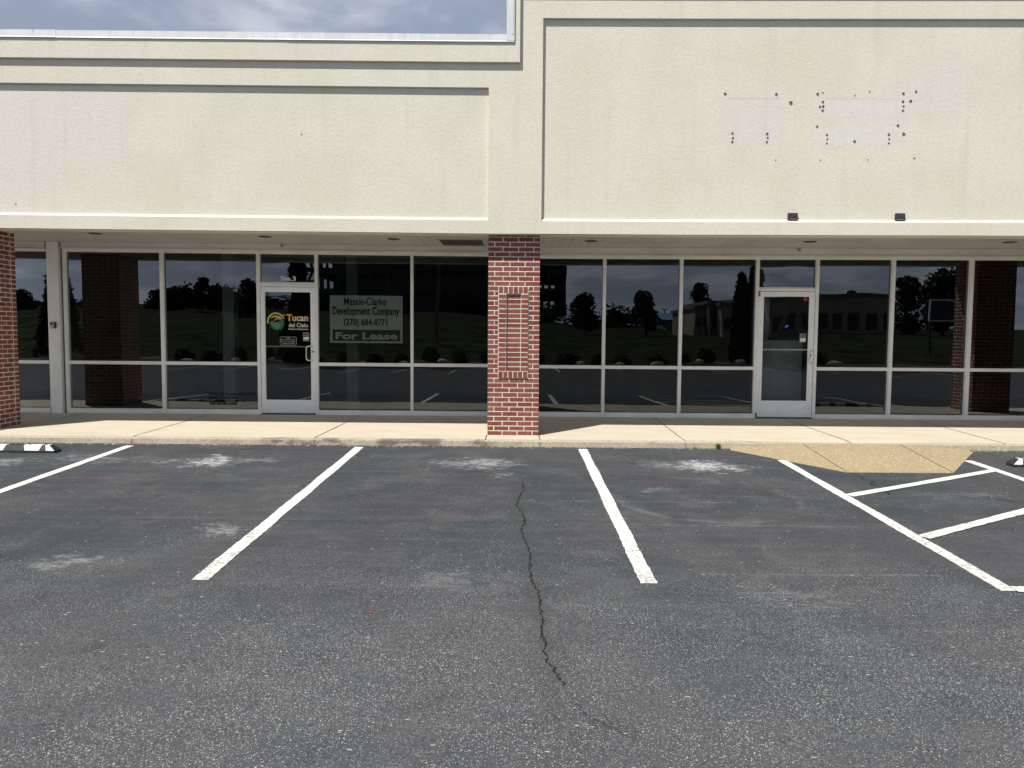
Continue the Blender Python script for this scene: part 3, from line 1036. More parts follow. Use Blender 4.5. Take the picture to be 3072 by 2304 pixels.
# wide post with a joint beside it
mb = MB(True)
mb.box(-7.975, -7.93, GY0, GY1, .032, 2.86, bev=.002)
mb.box(-7.927, -7.742, 2.17, GY1, .025, 2.882, bev=.003)
mb.build('post', frame_m, bld)
mb = MB(True); mb.box(-7.742, -7.703, 2.27, GY1, .03, 2.88)
mb.build('joint_strip', groove_m, bld)
mull(-7.703, -7.655)
window(-7.655, -6.058, glassL, (.006, -.003), (.003, 0))
mull(-6.058, -6.002)
window(-6.002, -4.421, glassL, (-.003, -.002), (.004, .001))
mull(-4.421, -4.366)
mull(-3.436, -3.387)
window(-3.387, -1.817, glassL, (.002, .003), (-.002, 0))
mull(-1.817, -1.771)
window(-1.771, -.19, glassL, (-.002, -.002), (.001, 0))
mull(-.19, -.16)
mb = MB(True); mb.box(-.16, .16, 2.20, GY1, .03, 2.883)
mb.build('post', frame_m, bld)
mull(.16, .19)
TR_ = (.850, .905)
window(.19, 1.426, glassR, (.002, .001), (.002, 0), TR_)
mull(1.426, 1.481)
window(1.481, 2.719, glassR, (0, -.001), (-.003, 0), TR_)
mull(2.719, 2.774)
window(2.774, 4.000, glassR, (.002, -.002), (.002, 0), TR_)
mull(4.000, 4.052)
mull(5.003, 5.056)
window(5.056, 6.270, glassR, (-.002, -.003), (.003, 0), TR_)
mull(6.270, 6.329)
window(6.329, 7.576, glassR, (.002, -.001), (-.002, 0), TR_)
mull(7.576, 7.639)
window(7.639, 8.87, glassR, (-.004, .001), (.002, 0), TR_)
mull(8.87, 8.93)
window(8.93, 10.2, glassR, (0, 0), (0, 0), TR_)


def door(x0, x1, ztr, leaf_top, gl_top, mid, gl_bot, label, gm, hs, glx):
    ht = head(x0)
    # transom light above
    tw = empty('transom_window'); tw.parent = bld
    for nm, d0, d1, za, zb_, bv in (('head_rail', 0, 0, ht, ht + .045, .002), ('transom_bar', 0, 0, leaf_top + .006, ztr - .022, .002), ('glazing_bead', .012, .01, ztr - .021, ztr, 0)):
        mb = MB(True); mb.box(x0 + d0 * .15, x1 - d0 * .15, GY0 + d0, GY1 - d1, za, zb_, bev=bv)
        mb.build(nm, frame_m, tw)
    pane(x0 - .003, x1 + .003, ztr - .003, ht + .003, (.002, .0), .002, gm if x0 < 0 else glassR, tw)
    # leaf
    mb = MB(True)
    g0, g1 = glx
    a, b = x0 + .004, x1 - .004
    y0, y1 = GY0 + .014, GY0 + .058
    zb = .050
    mb.box(a, g0, y0, y1, zb, leaf_top, bev=.002)
    mb.box(g1, b, y0, y1, zb, leaf_top, bev=.002)
    mb.box(g0, g1, y0 + .001, y1, gl_top, leaf_top - .001)
    mb.box(g0, g1, y0 + .001, y1, zb, gl_bot)
    # glazing stops
    for (u0, u1, w0, w1) in ((g0, g0 + .010, gl_bot, gl_top), (g1 - .010, g1, gl_bot, gl_top), (g0 + .010, g1 - .010, gl_bot, gl_bot + .010), (g0 + .010, g1 - .010, gl_top - .010, gl_top)):
        mb.box(u0, u1, y0 + .006, y0 + .014, w0, w1)
    d = mb.build('door', frame2_m, bld)
    d['label'] = label
    mb = MB(True); n = 6
    yy = y0 + .020
    for j in range(n + 1):
        for i in range(n + 1):
            mb.v.append((g0 - .002 + (g1 - g0 + .004) * i / n, yy + .001 * math.sin(i * 1.1) * math.cos(j), gl_bot - .002 + (gl_top - gl_bot + .004) * j / n))
    for j in range(n):
        for i in range(n):
            q = j * (n + 1) + i
            mb.face([q, q + 1, q + n + 2, q + n + 1])
    mb.build('glass', gm, d, smooth=True)
    # push bar seen through the glass
    mb = MB(True)
    mb.box(g0, g1, yy + .016, yy + .045, mid - .011, mid + .011, bev=.002)
    mb.build('push_bar', frame_m, d)
    # pull handle
    hx, z0_, z1_, ox = hs
    mb = MB(True)
    if x0 < 0:
        pts = []
        for k in range(7):
            th = PI / 2 * k / 6
            pts.append((hx + .04 - .04 * math.sin(th), y0 - .02 - .03 * math.sin(th) if 0 else y0 - .052, z1_ - .04 + .04 * math.cos(th)))
        pts = [(hx + .085, y0 + .001, z1_), (hx + .085, y0 - .035, z1_), (hx + .075, y0 - .050, z1_)] + pts
        low = [(p[0], p[1], z0_ + z1_ - p[2]) for p in pts[::-1]]
        mb.tube(pts + low, .0105, 10)
    else:
        pts = [(hx + .045, y0 + .001, z1_), (hx + .045, y0 - .03, z1_), (hx + .03, y0 - .045, z1_ - .008), (hx + .006, y0 - .050, z1_ - .035), (hx, y0 - .050, z1_ - .06)]
        low = [(p[0], p[1], z0_ + z1_ - p[2]) for p in pts[::-1]]
        mb.tube(pts + low, .010, 10)
    mb.build('handle', chrome_m, d, smooth=True)
    mb = MB(True)
    mb.disc((ox, y0 - .010, (z0_ + z1_) / 2 + .024), .017, .011, 'y', 16, 0)
    mb.disc((ox, y0 - .0125, (z0_ + z1_) / 2 + .024), .008, .003, 'y', 12, 1)
    mb.build('lock_cylinder', [plain('lock_brass', (.30, .28, .24), .35, .8), dark_m], d)
    for zz2 in (leaf_top - .035, zb + .03):
        mb = MB(True)
        mb.box(x0 - .012, x0 + .018, GY0 - .014, GY0 + .012, zz2 - .045, zz2 + .045, bev=.003)
        mb.build('pivot_hinge', slab_m if x0 > 0 else frame_m, d)
    if x0 < 0:
        for sx_ in (-4.24, -4.02, -3.80, -3.58):
            mb = MB(True); mb.disc((sx_, y0 - .002, .075), .006, .003, 'y', 8)
            mb.build('screw', slab_m, d)
    # threshold
    mb = MB(True); mb.box(x0, x1, GY0 - .03, GY1 + .02, .026, .043)
    mb.build('threshold', groove_m, d)
    return d, y0 + .020


door1, gy1 = door(-4.366, -3.436, 2.262, 2.178, 2.105, 1.183, .268, 'white framed glass door with the restaurant decal and opening hours', glassD if 0 else glassL,
                  (-3.578, .955, 1.195, -3.474), (-4.295, -3.506))
door2, gy2 = door(4.052, 5.003, 2.236, 2.165, 2.093, 1.195, .321, 'white framed glass door right of the central brick pillar, with two small stickers', glassD,
                  (4.918, .962, 1.190, 4.952), (4.134, 4.916))

# lettering and decals ---------------------------------------------------
tw1 = [o for o in bld.children if o.name.startswith('transom_window')][0]
text('Ste.3', -4.027, -3.764, 2.283, 2.362, GP - .011, lettw_m, 'suite_number', tw1, bold=.03)


def f_grad(t, p, g, o):
    s_ = t.n('ShaderNodeSeparateXYZ', i={0: g})
    k = t.ramp(s_.outputs[2], 1.60, 1.72)
    c = t.mix(k, (.78, .62, .42), (.80, .40, .06))
    k2 = t.ramp(s_.outputs[0], -3.9, -3.58)
    c = t.mix(t.math('MULTIPLY', k2, .45), c, (.78, .70, .50))
    setp(t, p, c, .5)
grad_m = mat('orange_cream_print', f_grad)
cream_m = plain('cream_print', (.74, .66, .54), .5, 0, .04)
brownp_m = plain('brown_shadow_print', (.16, .045, .02), .5)
gy = gy1 - .004
text('Tucan', -3.917, -3.553, 1.606, 1.722, gy - .0025, brownp_m, 'decal_shadow', door1, bold=.045)
text('Tucan', -3.925, -3.561, 1.613, 1.728, gy - .006, grad_m, 'decal_lettering', door1, bold=.022)
text('del Cielo', -3.889, -3.559, 1.510, 1.580, gy - .006, cream_m, 'decal_lettering', door1, bold=.018)
text('Mexican Restaurant', -3.892, -3.560, 1.464, 1.494, gy - .006, cream_m, 'decal_lettering', door1, bold=.02)
text('EL', -3.985, -3.935, 1.697, 1.722, gy - .006, cream_m, 'decal_lettering', door1, bold=.01)
text('HOURS', -3.935, -3.865, 1.318, 1.334, gy - .006, cream_m, 'decal_lettering', door1, bold=.01)
text('Mon.-Thu. 11am-9pm', -4.020, -3.780, 1.286, 1.305, gy - .006, cream_m, 'decal_lettering', door1, bold=.01)
text('Fri.-Sat. 11am-10pm', -4.020, -3.780, 1.253, 1.272, gy - .006, cream_m, 'decal_lettering', door1, bold=.01)
text('Sunday 11am-8pm', -4.000, -3.790, 1.221, 1.240, gy - .006, cream_m, 'decal_lettering', door1, bold=.01)
# rounded frame round the hours
mb = MB(True)
def rrect(x0, x1, z0, z1, r, y):
    o_ = []
    for cx_, cz_, a0 in ((x1 - r, z0 + r, -90), (x1 - r, z1 - r, 0), (x0 + r, z1 - r, 90), (x0 + r, z0 + r, 180)):
        for k in range(6):
            a = math.radians(a0 + 90 * k / 5); o_.append((cx_ + r * math.cos(a), y, cz_ + r * math.sin(a)))
    return o_
rr_ = rrect(-4.036, -3.762, 1.205, 1.345, .018, gy - .004)
mb.tube(rr_ + rr_[:1], .0022, 6)
mb.build('hours_border', cream_m, door1)
mb = MB(True)
mb.poly(rrect(-4.036, -3.762, 1.205, 1.345, .018, gy - .0015))
mb.build('hours_panel', black_m, door1)
# round emblem: yellow arc, orange beak, green plumage
yel_m = plain('emblem_yellow', (.62, .55, .12), .5, 0, .15, 40)
ora_m = plain('emblem_orange', (.70, .20, .04), .5, 0, .2, 60)
grn_m = plain('emblem_green', (.06, .20, .10), .5, 0, .55, 60)
grn2_m = plain('emblem_pale_green', (.20, .38, .20), .5, 0, .4, 60)
sal_m = plain('emblem_salmon', (.50, .12, .09), .5, 0, .2, 60)
blu_m = plain('emblem_pale_blue', (.42, .60, .72), .5)
ex, ez = -4.105, 1.595
def arc(r0, r1, a0, a1, y, n=22, taper=False):
    pts = []
    for i in range(n + 1):
        a = math.radians(a0 + (a1 - a0) * i / n)
        pts.append((ex + r1 * math.cos(a), y, ez + r1 * math.sin(a) * 1.05))
    for i in range(n, -1, -1):
        a = math.radians(a0 + (a1 - a0) * i / n)
        rr2 = r0
        pts.append((ex + rr2 * math.cos(a), y, ez + rr2 * math.sin(a) * 1.05))
    return pts
def strip(mb, pts, mi):
    h = len(pts) // 2
    b = len(mb.v); mb.v += pts
    N2 = len(pts)
    for i in range(h - 1): mb.face([b + i, b + i + 1, b + N2 - 2 - i, b + N2 - 1 - i], mi)
mb = MB(True)
strip(mb, arc(.128, .152, 35, 190, gy - .0040), 0)
strip(mb, arc(.128, .152, 20, 35, gy - .0040), 1)
P2 = lambda q, y: [(ex + a * .001, y, ez + b * .001) for a, b in q]
mb.poly(P2([(-95, 60), (-60, 95), (-10, 108), (55, 100), (80, 78), (40, 62), (10, 66), (-10, 84), (-45, 80), (-70, 62)], gy - .0040), 0)
mb.poly(P2([(10, 66), (40, 62), (70, 60), (50, 40), (10, 36), (-40, 8), (-75, -30), (-50, 6), (-20, 40)], gy - .0044), 2)
mb.poly(P2([(0, 66), (45, 82), (75, 74), (30, 52), (-15, 38), (-40, 20), (-20, 46)], gy - .0048), 1)
mb.poly(P2([(60, 74), (85, 78), (95, 55), (75, 42), (50, 46)], gy - .0046), 5)
gp = []
for k in range(40):
    a = math.radians(-205 + 250 * k / 39)
    r_ = (104 if k % 2 else 150) * random.uniform(.86, 1.04)
    gp.append((20 + r_ * .95 * math.cos(a), -22 + r_ * .88 * math.sin(a)))
gp2 = P2(gp, gy - .0034)
bb = len(mb.v); mb.v += gp2 + [(ex + .02, gy - .0034, ez - .02)]
for k in range(39): mb.face([bb + k, bb + k + 1, bb + 40], 3)
for k in range(34):
    a = math.radians(random.uniform(-200, 30)); r0_ = random.uniform(25, 100); cx_ = 20 + r0_ * math.cos(a); cz_ = -25 + r0_ * .8 * math.sin(a)
    l_ = random.uniform(18, 36); t_ = a + random.uniform(-.5, .5)
    mb.poly(P2([(cx_, cz_), (cx_ + l_ * .5 * math.cos(t_ - .3), cz_ + l_ * .5 * math.sin(t_ - .3)), (cx_ + l_ * math.cos(t_), cz_ + l_ * math.sin(t_)), (cx_ + l_ * .5 * math.cos(t_ + .3), cz_ + l_ * .5 * math.sin(t_ + .3))], gy - .0038 - .00002 * k), 4 if k % 3 else 6)
mb.disc((ex + .012, gy - .0062, ez - .028), .013, .001, 'y', 12, 5)
mb.disc((ex + .014, gy - .0070, ez - .028), .006, .0005, 'y', 10, 6)
mb.build('decal_emblem', [yel_m, ora_m, sal_m, grn_m, grn2_m, blu_m, black_m], door1)
# small stickers by the handles
for d_, gyy, x0, x1, tops_ in ((door1, gy1, -3.651, -3.545, (1.425, 1.362, 1.349, 1.300, 1.275)), (door2, gy2, 4.766, 4.874, (1.468, 1.403, 1.392, 1.332, 1.318))):
    yq = gyy - .0045
    a, b, c, e, f_ = tops_
    mb = MB(True)
    mb.poly([(x0, yq, b), (x1, yq, b), (x1, yq, a), (x0, yq, a)], 0)
    mb.poly([(x0, yq, f_), (x1, yq, f_), (x1, yq, e), (x0, yq, e)], 0)
    for q in range(4): mb.poly([(x0 + .02, yq - .001, b + .014 + q * .011), (x1 - .015, yq - .001, b + .014 + q * .011), (x1 - .015, yq - .001, b + .019 + q * .011), (x0 + .02, yq - .001, b + .019 + q * .011)], 2)
    mb.poly([(x0 + .006, yq - .0012, e + .002), (x1 - .004, yq - .0012, e + .002), (x1 - .004, yq - .0012, c), (x0 + .006, yq - .0012, c)], 1)
    for q in range(2): mb.poly([(x0 + .018, yq - .002, e + .030 + q * .008), (x0 + .05, yq - .002, e + .030 + q * .008), (x0 + .05, yq - .002, e + .032 + q * .008), (x0 + .018, yq - .002, e + .032 + q * .008)], 0)
    mb.build('sticker', [stickg_m, stick_m, dark_m], d_)
mb = MB(True); yq = gy2 - .005
mb.poly([(4.842 + .034 * math.cos(2 * PI * k / 16) * (1 if k not in (1, 9) else .6), yq, 2.045 + .034 * math.sin(2 * PI * k / 16)) for k in range(16)])
s_r = mb.build('sticker', red_m, door2); s_r['label'] = 'small round red sticker in the top corner of the door glass'
mb = MB(True)
mb.poly([(4.510, yq, 1.567), (4.535, yq, 1.562), (4.572, yq, 1.588), (4.578, yq, 1.607), (4.545, yq, 1.612), (4.515, yq, 1.594)])
s_b = mb.build('sticker', blue_m, door2); s_b['label'] = 'small blue and white oval sticker in the middle of the door glass'
# faded lettering low on the pane left of the restaurant door
fade_m = plain('faded_vinyl', (.010, .011, .012), .8)
win2 = [o for o in bld.children if o.name.startswith('window')][2]
for s__, x1_, z0_, z1_ in (('DBA. El Tucan del Cielo', -4.487, .345, .398), ('(270) 478-2330', -4.80, .262, .315), ('930-NON-4350', -4.80, .175, .228)):
    text(s__, -5.287 if s__[0] == 'D' else -5.275, x1_, z0_, z1_, GP + .015 - .025, fade_m, 'faded_lettering', win2, bold=.02)

# lease board hanging inside the glass -----------------------------------
LY = 2.40
sg = empty('lease_sign', (-2.59, LY, 1.26))
tag(sg, 'grey-green for lease board with black phone number, inside the window right of the restaurant door', 'sign')
mb = MB(True); mb.box(-3.222, -1.975, LY, LY + .012, 1.252, 2.058, bev=.002)
under(mb.build('board', signw_m), sg)
mb = MB(True); mb.box(-3.178, -2.018, LY - .003, LY - .0005, 1.285, 1.476)
under(mb.build('green_band', signg_m), sg)


def stext(body, a, b, c, d_, m_, bd):
    o = text(body, a, b, c, d_, LY - .0065, m_, 'lettering', None, bold=bd); under(o, sg)
stext('Massie-Clarke', -2.975, -2.255, 1.892, 2.025, signg_m, .012)
stext('Development Company', -3.175, -2.03, 1.685, 1.868, signg_m, .02)
stext('(270) 684-8771', -2.985, -2.235, 1.518, 1.665, signg_m, .028)
stext('For Lease', -3.125, -2.060, 1.312, 1.432, signw_m, .035)

# grey strip light seen inside, thin cords etc. left out; rooms behind the glass
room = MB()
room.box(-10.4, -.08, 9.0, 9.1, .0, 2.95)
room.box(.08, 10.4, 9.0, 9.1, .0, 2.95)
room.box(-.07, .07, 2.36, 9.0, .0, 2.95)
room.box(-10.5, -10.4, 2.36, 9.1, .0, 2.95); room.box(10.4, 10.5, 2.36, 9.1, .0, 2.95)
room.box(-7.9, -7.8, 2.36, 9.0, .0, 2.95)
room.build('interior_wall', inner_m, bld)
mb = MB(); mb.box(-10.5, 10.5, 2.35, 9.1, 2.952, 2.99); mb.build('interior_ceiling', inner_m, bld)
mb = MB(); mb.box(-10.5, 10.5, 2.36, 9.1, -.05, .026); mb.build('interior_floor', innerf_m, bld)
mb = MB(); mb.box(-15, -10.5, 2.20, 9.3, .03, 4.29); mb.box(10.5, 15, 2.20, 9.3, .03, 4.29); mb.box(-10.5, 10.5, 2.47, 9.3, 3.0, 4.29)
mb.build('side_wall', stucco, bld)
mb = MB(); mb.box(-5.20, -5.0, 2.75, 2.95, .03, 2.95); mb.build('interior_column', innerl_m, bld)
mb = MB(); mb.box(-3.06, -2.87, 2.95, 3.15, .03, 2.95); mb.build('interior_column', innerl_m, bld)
mb = MB(); mb.box(4.15, 4.95, 2.62, 2.68, .03, 1.35); mb.box(4.10, 4.40, 2.75, 2.80, .03, 2.6); mb.build('interior_partition', innerl_m, bld)


# ---------------- brick pillars
def pillar(x0, x1, y0, y1, deco, label):
    core = MB(True)
    e = .0014
    if not deco: core.box(x0 + e, x1 - e, y0 + e, y1 - e, -.002, ZB + .07)
    else:
        ix0, ix1, iz0, iz1 = x0 + .151 + .104, x0 + .151 + .311, .812 + .0955, 2.087 - .0935
        core.box(x0 + e, x1 - e, y0 + .014, y1 - e, -.002, ZB + .07)
        core.box(x0 + e, ix0, y0 + e, y0 + .0137, -.002, ZB + .07)
        core.box(ix1, x1 - e, y0 + e, y0 + .0137, -.002, ZB + .07)
        core.box(ix0, ix1, y0 + e, y0 + .0137, -.002, iz0)
        core.box(ix0, ix1, y0 + e, y0 + .0137, iz1, ZB + .07)
    br = MB(True)
    BH, BL, J, CH = .0555, .2005, .0122, .0677
    H = ZB + .06

    def brick(a, b, c, d, z0, z1):
        t = (random.random(), 1.0 if random.random() < .25 else random.random() * .4, 0)
        jx = random.uniform(-.0012, .0012); jz = random.uniform(-.0012, .0012); jy = random.uniform(-.001, .0004)
        br.box(a + jx, b + jx, c + jy, d + jy, z0 + jz, z1 + jz, 0, t, bev=.0012)
    w_ = x1 - x0
    dx0, dx1, dz0, dz1 = x0 + .151, x0 + .151 + .411, .812, 2.087
    for k in range(int(H / CH) + 1):
        z0 = .004 + k * CH; z1 = min(z0 + BH, H)
        if z1 - z0 < .02: continue
        # front / back faces
        half = (w_ - 3 * (BL + J)) if w_ < .75 else .1
        lens = [BL, BL, BL, half] if k % 2 == 0 else [half, BL, BL, BL]
        for (ya, yb, front) in ((y0, y0 + .095, True), (y1 - .095, y1, False)):
            xx = x0
            for i, L in enumerate(lens):
                a, b = xx, (xx + L if i < 3 else x1)
                xx = b + J
                segs = [(a, b)]
                if deco and front and z1 > dz0 + .005 and z0 < dz1 + .005:
                    segs = []
                    if a < dx0 - .01: segs.append((a, min(b, dx0 - J * .8)))
                    if b > dx1 + .01: segs.append((max(a, dx1 + J * .8), b))
                for a_, b_ in segs:
                    if b_ - a_ > .022: brick(a_, b_, ya, yb, z0, z1)
        # side faces
        for (xa, xb) in ((x0, x0 + .095), (x1 - .095, x1)):
            yy = y0 + .095 + J
            first = .095 if k % 2 else BL
            while yy < y1 - .095 - J - .02:
                L = first; first = BL
                ye = min(yy + L, y1 - .095 - J)
                brick(xa, xb, yy, ye, z0, z1)
                yy = ye + J
    if deco:
        pr = .014
        core.box(dx0 + .002, dx1 - .002, y0 - pr + .0016, y0 + .02, dz0 + .002, dz0 + .0955)
        core.box(dx0 + .002, dx1 - .002, y0 - pr + .0016, y0 + .02, dz1 - .0935, dz1 - .002)
        core.box(dx0 + .002, dx0 + .104, y0 - pr + .0016, y0 + .02, dz0 + .0955, dz1 - .0935)
        core.box(dx1 - .100, dx1 - .002, y0 - pr + .0016, y0 + .02, dz0 + .0955, dz1 - .0935)
        for (za, zb) in ((dz0, dz0 + .0905), (dz1 - .0895, dz1)):
            for i in range(6):
                a = dx0 + i * .0687
                brick(a, a + .0585, y0 - pr, y0 + .06, za, zb)
        for i in range(16):
            z0 = dz0 + .0995 + i * .0675
            brick(dx0, dx0 + .101, y0 - pr, y0 + .06, z0, z0 + .055)
            brick(dx1 - .098, dx1, y0 - pr, y0 + .06, z0, z0 + .055)
            brick(dx0 + .113, dx1 - .108, y0 + .0122, y0 + .07, z0, z0 + .0545)
    o = core.build('brick_pillar', mortar_m, bld)
    o['label'] = label
    br.build('bricks', brick_m, o)
    # squeezed mortar beads make the joints proud and uneven
    return o


pillar(-.419, .302, 0, .72, True, 'central red brick pillar with a framed panel of bricks')
pillar(-8.26, -7.545, 0, .77, False, 'red brick pillar at the left edge of the photo')
pillar(8.66, 9.38, 0, .72, False, 'red brick pillar beyond the right edge')

# ---------------- key lock box on the post
kb = empty('key_lock_box', (-7.835, 2.17, 1.44))
tag(kb, 'small grey and black key lock box on the white post by the left brick pillar', 'lock box')
mb = MB(True); mb.box(-7.882, -7.790, 2.125, 2.168, 1.452, 1.560, bev=.008)
under(mb.build('case', dark_m), kb)
mb = MB(True); mb.box(-7.878, -7.806, 2.118, 2.1255, 1.458, 1.552, bev=.003)
under(mb.build('face_plate', plain('zinc', (.42, .42, .41), .4, .6)), kb)
mb = MB(True); mb.box(-7.868, -7.826, 2.113, 2.1175, 1.515, 1.540, bev=.001)
under(mb.build('dial_window', black_m), kb)


# ---------------- rubber wheel stops
def wheel_stop(x0, y0, label, flip=False):
    L = 1.83; z = zl(y0)
    root = empty('wheel_stop', (x0 + L / 2, y0 + .075, z))
    tag(root, label, 'wheel stop', 'rubber wheel stops by the kerb')
    mb = MB()
    wd, hh, lip, ti = .15, .10, .034, .035
    c = .085     # end slope
    # body stations: lower lip box, then tapered top
    X0, X1 = x0, x0 + L
    zb = z
    V = mb.v
    def ring(x, xi):
        return [(x, y0, zb), (x, y0, zb + lip), (xi, y0 + ti, zb + hh), (xi, y0 + wd - ti, zb + hh), (x, y0 + wd, zb + lip), (x, y0 + wd, zb)]
    st = [0, .11, .20, .38, .66, .84, .99, 1.17, 1.45, 1.63, 1.72, 1.83]
    cols = [1, 0, 1, 0, 1, 0, 1, 0, 1, 0, 1]
    rings = []
    for i, s_ in enumerate(st):
        lean = .025 * (1 if i % 2 else -1)
        xi = s_ + lean
        if i == 0: xi = c
        if i == len(st) - 1: xi = L - c
        if i == 1: xi = s_ + .022
        if i == len(st) - 2: xi = s_ - .022
        rings.append(ring(X0 + s_, X0 + xi))
    for r_ in rings: V.extend(r_)
    for i in range(len(st) - 1):
        a, b = i * 6, (i + 1) * 6
        for k in range(5):
            mi = 0 if k in (0, 4) else cols[i]
            mb.face([a + k, b + k, b + k + 1, a + k + 1], mi)
    for a in (0, (len(st) - 1) * 6):
        mb.face([a, a + 1, a + 4, a + 5], 0)
        mb.face([a + 1, a + 2, a + 3, a + 4], 0)
    under(mb.build('body', [rubber_m, stopw_m]), root)
    for bx_ in (x0 + .35, x0 + L - .35):
        mb = MB(); mb.disc((bx_, y0 + wd / 2, z + hh), .016, .006, 'z', 12)
        under(mb.build('bolt', dark_m), root)
    return root


wheel_stop(-7.69, -1.18, 'striped rubber wheel stop at the left edge, before the left brick pillar')
wheel_stop(6.01, -1.54, 'black and white rubber wheel stop at the right edge, beside the curb ramp')
# weed at the kerb
wd_m = leafmat('weed_leaves', (.05, .10, .02), (.12, .20, .05))


def weed(x, y, n, h, label):
    mb = MB()
    for k in range(n):
        a = random.uniform(0, 2 * PI); l_ = h * random.uniform(.5, 1.1); lean = random.uniform(.2, .9)
        bx_, by_ = x + random.gauss(0, .012), y + random.gauss(0, .006)
        d = Vector((math.cos(a) * lean, math.sin(a) * lean * .5, 1)).normalized()
        s_ = Vector((-math.sin(a), math.cos(a), 0)) * .004
        p0 = Vector((bx_, by_, zl(y))); p1 = p0 + d * l_ * .6; p2 = p0 + d * l_ + Vector((d.x, d.y, -.4)) * l_ * .25
        t = (random.random(), 0, 0)
        b = len(mb.v); mb.v += [tuple(p0 - s_), tuple(p0 + s_), tuple(p1 + s_), tuple(p1 - s_), tuple(p2)]
        mb.face([b, b + 1, b + 2, b + 3], 0, t); mb.face([b + 3, b + 2, b + 4], 0, t)
    o = mb.build('weed', wd_m)
    tag(o, label, 'weed')


weed(2.72, -.50, 60, .10, 'small green weed growing at the foot of the kerb left of the ramp')
weed(2.40, -.48, 12, .05, 'tiny sprig in the kerb joint left of the larger weed')

# ------------------------------------------------------------------ the far side of the lot (seen mirrored in the glass)
RY = 4.6
tag_far = 'mirrored in the shop windows'
mb = MB(); mb.box(-60, 60, -29.35, -29.2, -.6, zl(-20) + .13)
tag(mb.build('curb', concrete), kind='structure')
mb = MB(); mb.poly([(-60, -29.35, zl(-20) + .10), (60, -29.35, zl(-20) + .10), (60, -32.5, zl(-20) + .12), (-60, -32.5, zl(-20) + .12)])
tag(mb.build('planting_bed', mulch_m), kind='structure')
mb = MB(); NX = 40; prof = [(-32.5, -.40), (-38, -.25), (-50, .8), (-70, 2.2), (-95, 3.2), (-130, 4.6), (-260, 5.0)]


def fz(x, y):
    k = 1.30 + (.62 - 1.30) * max(0, min(1, (x + 18) / 30))
    for (ya, za), (yb, zb) in zip(prof, prof[1:]):
        if yb <= y <= ya:
            z = za + (zb - za) * (y - ya) / (yb - ya)
            return z * (k if z > 0 else 1)
    return prof[-1][1] * k if y < -200 else prof[0][1]


for i in range(NX + 1):
    x = -140 + 280 * i / NX
    for y, z in prof: mb.v.append((x, y, fz(x, y) + .25 * math.sin(x * .13 + y * .05) * (1 if y < -35 else 0) ))
for i in range(NX):
    for j in range(len(prof) - 1):
        a = i * len(prof) + j; b = a + len(prof)
        mb.face([a, b, b + 1, a + 1])
tag(mb.build('field', grass_m), kind='structure')


def crown_mesh(name, kind, h, r, n, leaf):
    mb = MB()
    if kind == 'cone':
        for k in range(n):
            t_ = random.random() ** .8
            z = h * (.03 + .97 * t_); rr2 = r * (1 - t_) ** .75 * random.uniform(.75, 1.08) + .05
            a = random.uniform(0, 2 * PI)
            c = Vector((math.cos(a) * rr2, math.sin(a) * rr2, z))
            q = leaf * random.uniform(.6, 1.3)
            u = Vector((random.gauss(0, 1), random.gauss(0, 1), random.gauss(0, 1.6))).normalized(); v_ = u.orthogonal().normalized()
            tn = (random.random(), 0, 0)
            mb.poly([c - u * q, c - v_ * q * .5, c + u * q, c + v_ * q * .5], 0, tn)
        return mb
    lumps = []
    for k in range(24):
        a = random.uniform(0, 2 * PI); e = random.uniform(-.2, 1) ; e = random.random(); zz3 = h * .16 + (h * .84 - r * .30) * e; wz = math.sin(PI * min(1, .18 + .78 * e)) ** .6; d = r * wz * random.uniform(.15, .78)
        lumps.append((Vector((math.cos(a) * d, math.sin(a) * d, zz3)), r * random.uniform(.26, .44)))
    for k in range(n):
        c0, rr2 = random.choice(lumps)
        d = Vector((random.gauss(0, 1), random.gauss(0, 1), random.gauss(0, 1))).normalized()
        c = c0 + d * rr2 * random.uniform(.7, 1.08)
        q = leaf * random.uniform(.6, 1.3)
        u = Vector((random.gauss(0, 1), random.gauss(0, 1), random.gauss(0, .6))).normalized(); v_ = u.orthogonal().normalized()
        mb.poly([c - u * q, c - v_ * q * .6, c + u * q, c + v_ * q * .6], 0, (random.random(), 0, 0))
    return mb


def tree(px, ypx, D, hz, wpx, label, kind='round', n=1500):
    """tree whose mirror image stands at distance D; hz is its base height"""
    x = (px - 1553) / 2307 * D
    y = RY - (D - 10.8)
    if D > 60: hz = fz(x, y) - .1
    top = 1.444 + (1032 - ypx) / 2307 * D
    h = top - hz
    r = wpx / 2307 * D / 2
    nm = {'round': 'broadleaf_tree', 'cone': 'evergreen_tree'}[kind]
    root = empty(nm, (x, y, hz))
    tag(root, label, 'tree', 'trees across the parking lot')
    cm = crown_mesh('crown', kind, h, r, n, max(.16, r * .10) * (1.5 if kind == 'cone' else 1)).build('crown', leaf_m if kind == 'round' else conif_m, root)
    mb = MB()
    th = h * (.75 if kind == 'round' else .9)
    mb.tube([(0, 0, -.3), (.02, 0, th * .5), (0, .03, th)], [h * .028, h * .02, h * .006], 8)
    if kind == 'round':
        for k in range(5):
            a = k * 1.3
            mb.tube([(0, 0, th * (.45 + .08 * k)), (math.cos(a) * r * .5, math.sin(a) * r * .5, th * (.75 + .06 * k))], [h * .012, h * .004], 6)
    mb.build('trunk', bark_m, root)
    return root


